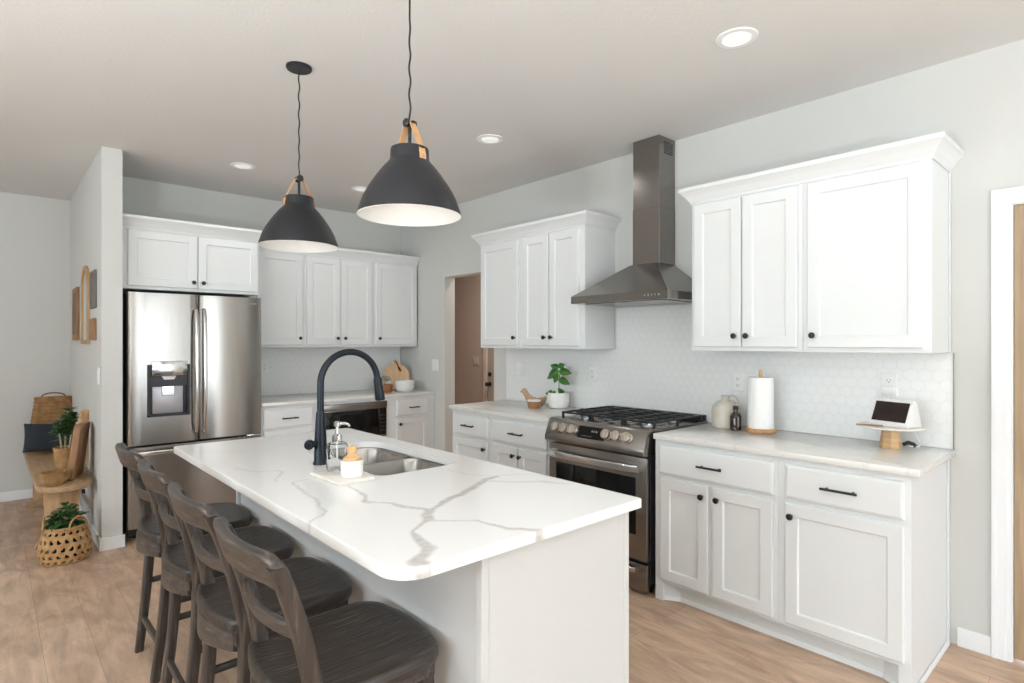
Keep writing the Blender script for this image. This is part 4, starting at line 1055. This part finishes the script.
ring = lambda r, z, n=60: [(r*math.cos(2*PI*i/n)*.86, r*math.sin(2*PI*i/n)*.76, z+.002*math.sin(i*2.1)) for i in range(n)]
obj('rim', B().tube(ring(.129, .226), .008, 8, True), M_weave, t)
for th in (math.radians(-58), math.radians(172)):
    cx_, cy_ = .129*.86*math.cos(th), .129*.76*math.sin(th); tx, ty = -math.sin(th), math.cos(th)
    pts = [(cx_+tx*.055*math.cos(PI*i/16), cy_+ty*.055*math.cos(PI*i/16), .220+.072*math.sin(PI*i/16)**.8) for i in range(17)]
    obj('handle', B().tube(pts, .0055, 8), M_weave, t)
t = thing('bushy_plant', 'bushy dark green plant growing inside the floor basket', 'potted plant', (.372, 4.735, .0105))
obj('pot', B().lathe([(0, 0), (.070, 0), (.088, .17), (.083, .17), (.08, .15), (0, .15)], 28), M_rubber, t)
obj('soil', B().lathe([(0, .158), (.05, .16), (.081, .155)], 24), M_soil, t)
rnd = random.Random(3)
b = B()
for i in range(230):
    a = rnd.uniform(0, 2*PI); rr_ = rnd.uniform(0, .075); h_ = rnd.uniform(.18, .37-rr_*1.3)
    leaf(b, (rr_*math.cos(a), rr_*math.sin(a), h_), (math.cos(a)+rnd.uniform(-.6, .6), math.sin(a)+rnd.uniform(-.6, .6), rnd.uniform(-.1, .9)), rnd.uniform(.042, .068), rnd.uniform(.026, .036), .3)
o_ = obj('foliage', b, M_leafd, t, recalc=False)
md = o_.modifiers.new('thickness', 'SOLIDIFY'); md.thickness = .001
st_ = B()
for i in range(9):
    a = 2*PI*i/9; st_.tube([(.02*math.cos(a), .02*math.sin(a), .15), (.04*math.cos(a), .04*math.sin(a), .22), (.06*math.cos(a), .06*math.sin(a), .29)], .002, 5)
obj('stem', st_, M_leafd, t)
# small basket on the bench
t = thing('small_basket', 'small shallow wicker basket on the rounded bench end', 'basket', (.338, 5.01, .4455), math.radians(20))
obj('basket_wall', B().lathe([(0, .004), (.070, .004), (.082, .02), (.090, .075), (.094, .082), (.094, .088), (.086, .088), (.080, .03), (.066, .010), (0, .010)], 40, None, .86, .72), weave_mat('woven_small', '#A87A4A', '#CDA06C', (90, 90, 110)), t)
b = B()
for i in range(40):
    a = 2*PI*i/40; b.tube([(.0895*0.86*math.cos(a), .0895*.72*math.sin(a), .03), (.094*0.86*math.cos(a+.12), .094*.72*math.sin(a+.12), .06), (.095*0.86*math.cos(a+.05), .095*.72*math.sin(a+.05), .086)], .003, 5)
obj('wicker_strand', b, M_weave, t)
# jade plant in a wicker pot
t = thing('jade_plant', 'upright leafy plant in a tan wicker pot on the bench', 'potted plant', (.440, 5.62, .4455))
obj('pot', B().lathe([(0, 0), (.055, 0), (.058, .004), (.072, .15), (.076, .152), (.076, .162), (.069, .162), (.066, .14), (0, .138)], 36), M_weave, t)
obj('soil', B().lathe([(0, .15), (.04, .152), (.067, .146)], 24), M_soil, t)
stems = [[(0, 0, .14), (.005, 0, .30), (.02, .01, .44)], [(-.02, -.02, .14), (-.035, -.02, .27), (-.03, -.02, .36)], [(.025, -.01, .14), (.04, -.015, .28), (.05, -.01, .40)]]
M_stem = mat('plant_stem', '#A8A37C', .6)
for s in stems: obj('stem', B().tube(s, [.007, .006, .004], 8), M_stem, t)
b = B(); rnd = random.Random(5)
for s in stems:
    for i in range(46):
        u = rnd.uniform(.25, 1.02); p = Vector(s[1]).lerp(Vector(s[2]), (u-.5)*2) if u > .5 else Vector(s[0]).lerp(Vector(s[1]), u*2)
        if rnd.random() < .55: p = Vector(s[1]).lerp(Vector(s[2]), rnd.uniform(.0, 1.05))
        a = rnd.uniform(0, 2*PI); leaf(b, p, (math.cos(a), math.sin(a), rnd.uniform(.1, .9)), rnd.uniform(.06, .095), rnd.uniform(.040, .056), .25)
o_ = obj('foliage', b, M_leafd, t, recalc=False)
md = o_.modifiers.new('thickness', 'SOLIDIFY'); md.thickness = .0015
# thick board leaning on the wall, smaller paddle board behind
Rb = Matrix.Rotation(math.radians(7), 4, 'X')
tag(obj('thick_board', B().prism(rrect(-.135, .135, 0, .385, (.006, .006, .03, .03), 4), -.021, .021, .004, 2, Rb @ FWD), M_boardd, None, (.462, 5.19, .4490), (0, 0, math.radians(72))), 'thick brown wooden board standing upright on the bench', 'board')
t = thing('paddle_board', 'pale wooden paddle board whose handle shows above the thick board', 'board', (.515, 5.46, .4475), math.radians(35))
obj('blade', B().prism([(-.052, 0), (.052, 0), (.052, .35), (.046, .38), (.042, .385), (.042, .455), (-.042, .455), (-.042, .385), (-.046, .38), (-.052, .35)], -.009, .009, .003, 2, Rb @ FWD), M_board, t)
obj('handle_ring', B().tube([(Rb @ Vector((-.040+.02*math.sin(a), -.012, .425+.02*math.cos(a)))) for a in [2*PI*i/16 for i in range(16)]], .003, 6, True), M_leather, t)
# tall woven bag basket and cushion
t = thing('wall_basket', 'tall brown woven basket with a top handle at the far end of the bench', 'basket', (.425, 6.64, .4455))
lo = []
for z, w_, dd in ((0, .32, .07), (.10, .335, .085), (.25, .315, .08), (.40, .275, .06), (.478, .262, .05)):
    lo.append([(u+.012*min(1, z/.3), v, z) for u, v in rr(w_, dd*1.6, dd*.7, 6)])
obj('basket_wall', B().loft(lo), M_weaved, t, ang=60)
b = B()
for i in range(15):
    z = .014+i*.0325; u = z/.478
    w_ = np.interp(z, (0, .1, .25, .40, .478), (.32, .335, .315, .275, .262)); dd = np.interp(z, (0, .1, .25, .40, .478), (.07, .085, .08, .06, .05))
    b.tube([(x+(.012*min(1, z/.3)), y, z) for x, y in rr(w_-.004, dd*1.6-.004, dd*.7, 6)], .0085, 6, True)
obj('woven_coil', b, M_weaved, t)
obj('handle', B().tube([(.012+.075*math.cos(PI*i/14)*1.1, 0, .478+.035*math.sin(PI*i/14)) for i in range(15)], .006, 8), M_walnut, t)
def cushion(w_, h_, th):
    vs = []; fs = []; n = 22
    for s in (1, -1):
        for j in range(n+1):
            for i in range(n+1):
                u = -1+2*i/n; v = -1+2*j/n
                q = ((1-u**4)*(1-v**4))**.5
                e1 = 1-.05*(1-v*v)*abs(u)**6; e2 = 1-.06*(1-u*u)*abs(v)**6
                vs.append((u*w_/2*e1, s*th/2*q, v*h_/2*e2))
    m = (n+1)**2
    for s in (0, 1):
        for j in range(n):
            for i in range(n):
                a = s*m+j*(n+1)+i; f_ = [a, a+1, a+n+2, a+n+1]; fs.append(f_ if s else f_[::-1])
    return B().raw(vs, fs)
c_ = obj('cushion', cushion(.36, .25, .12), M_pillow, None, (.40, 6.45, .585), (math.radians(-17), math.radians(4), math.radians(4)))
me = c_.data; bm = bmesh.new(); bm.from_mesh(me); bmesh.ops.remove_doubles(bm, verts=bm.verts[:], dist=1e-4); bm.to_mesh(me); bm.free()
tag(c_, 'charcoal rectangular cushion leaning on the tall woven basket', 'cushion')

# ------------------------------------------------------------ wall decor on the stub wall (facing -x): local x runs towards the camera
M_frame = mat('frame_wood', '#A98258', .55, col2='#C09B70', scale=3, stretch=(10, 10, 2))
M_frame2 = mat('dark_frame_wood', '#8A6340', .55, col2='#A67D54', scale=3, stretch=(10, 10, 2))
M_mirror = mat('mirror_glass', '#E4E6E6', .03, 1, var=.01)
M_grey = mat('grey_frame', '#6D6763', .55, var=.08)
t = thing('wall_frame', 'rectangular brown wooden frame on the stub wall, farthest from the camera', 'frame', (.5705, 6.22, 1.43), -PI/2)
def frame(w_, h_, bw, dep):
    return B().box(-w_/2, w_/2, -dep, 0, 0, bw, .003).box(-w_/2, w_/2, -dep, 0, h_-bw, h_, .003).box(-w_/2, -w_/2+bw, -dep, 0, bw, h_-bw, .003).box(w_/2-bw, w_/2, -dep, 0, bw, h_-bw, .003)
obj('frame', frame(.36, .45, .05, .02), M_frame2, t)
obj('panel', B().box(-.15, .15, -.012, -.002, .03, .42), M_grey, t, smooth=False)
t = thing('arched_mirror', 'tall arched mirror in a pale wooden frame on the stub wall', 'mirror', (.5705, 5.56, 1.40), -PI/2)
ar = lambda w_, h_, n=24: [(-w_/2, 0), (w_/2, 0)]+[(w_/2*math.cos(PI*i/n), h_-w_/2+w_/2*math.sin(PI*i/n)) for i in range(n+1)]
oo = ar(.40, .61); ii = [(x, z+.032) for x, z in ar(.336, .546)]
b = B(); D = .02
lo = [[(x, 0, z) for x, z in oo], [(x, -D+.006, z) for x, z in oo], [(x*.985, -D, z*.99+.004) for x, z in oo], [(x, -D, z) for x, z in ii], [(x, 0, z) for x, z in ii]]
obj('frame', B().loft(lo, False, True), M_frame, t)
obj('mirror_glass', B().prism(ii, .004, .012, 0, 1, FWD), M_mirror, t)
t = thing('wall_frame', 'dark grey rectangular frame on the stub wall, upper one near the corner', 'frame', (.5705, 5.13, 1.66), -PI/2)
obj('frame', frame(.26, .27, .03, .015), M_grey, t)
obj('panel', B().box(-.105, .105, -.010, -.002, .025, .245), M_grey, t, smooth=False)
tag(obj('wooden_block', B().box(-.12, .12, -.022, 0, 0, .155, .004), M_frame2, None, (.5705, 5.13, 1.43), (0, 0, -PI/2)), 'small brown wooden wall panel below the grey frame', 'wall panel')
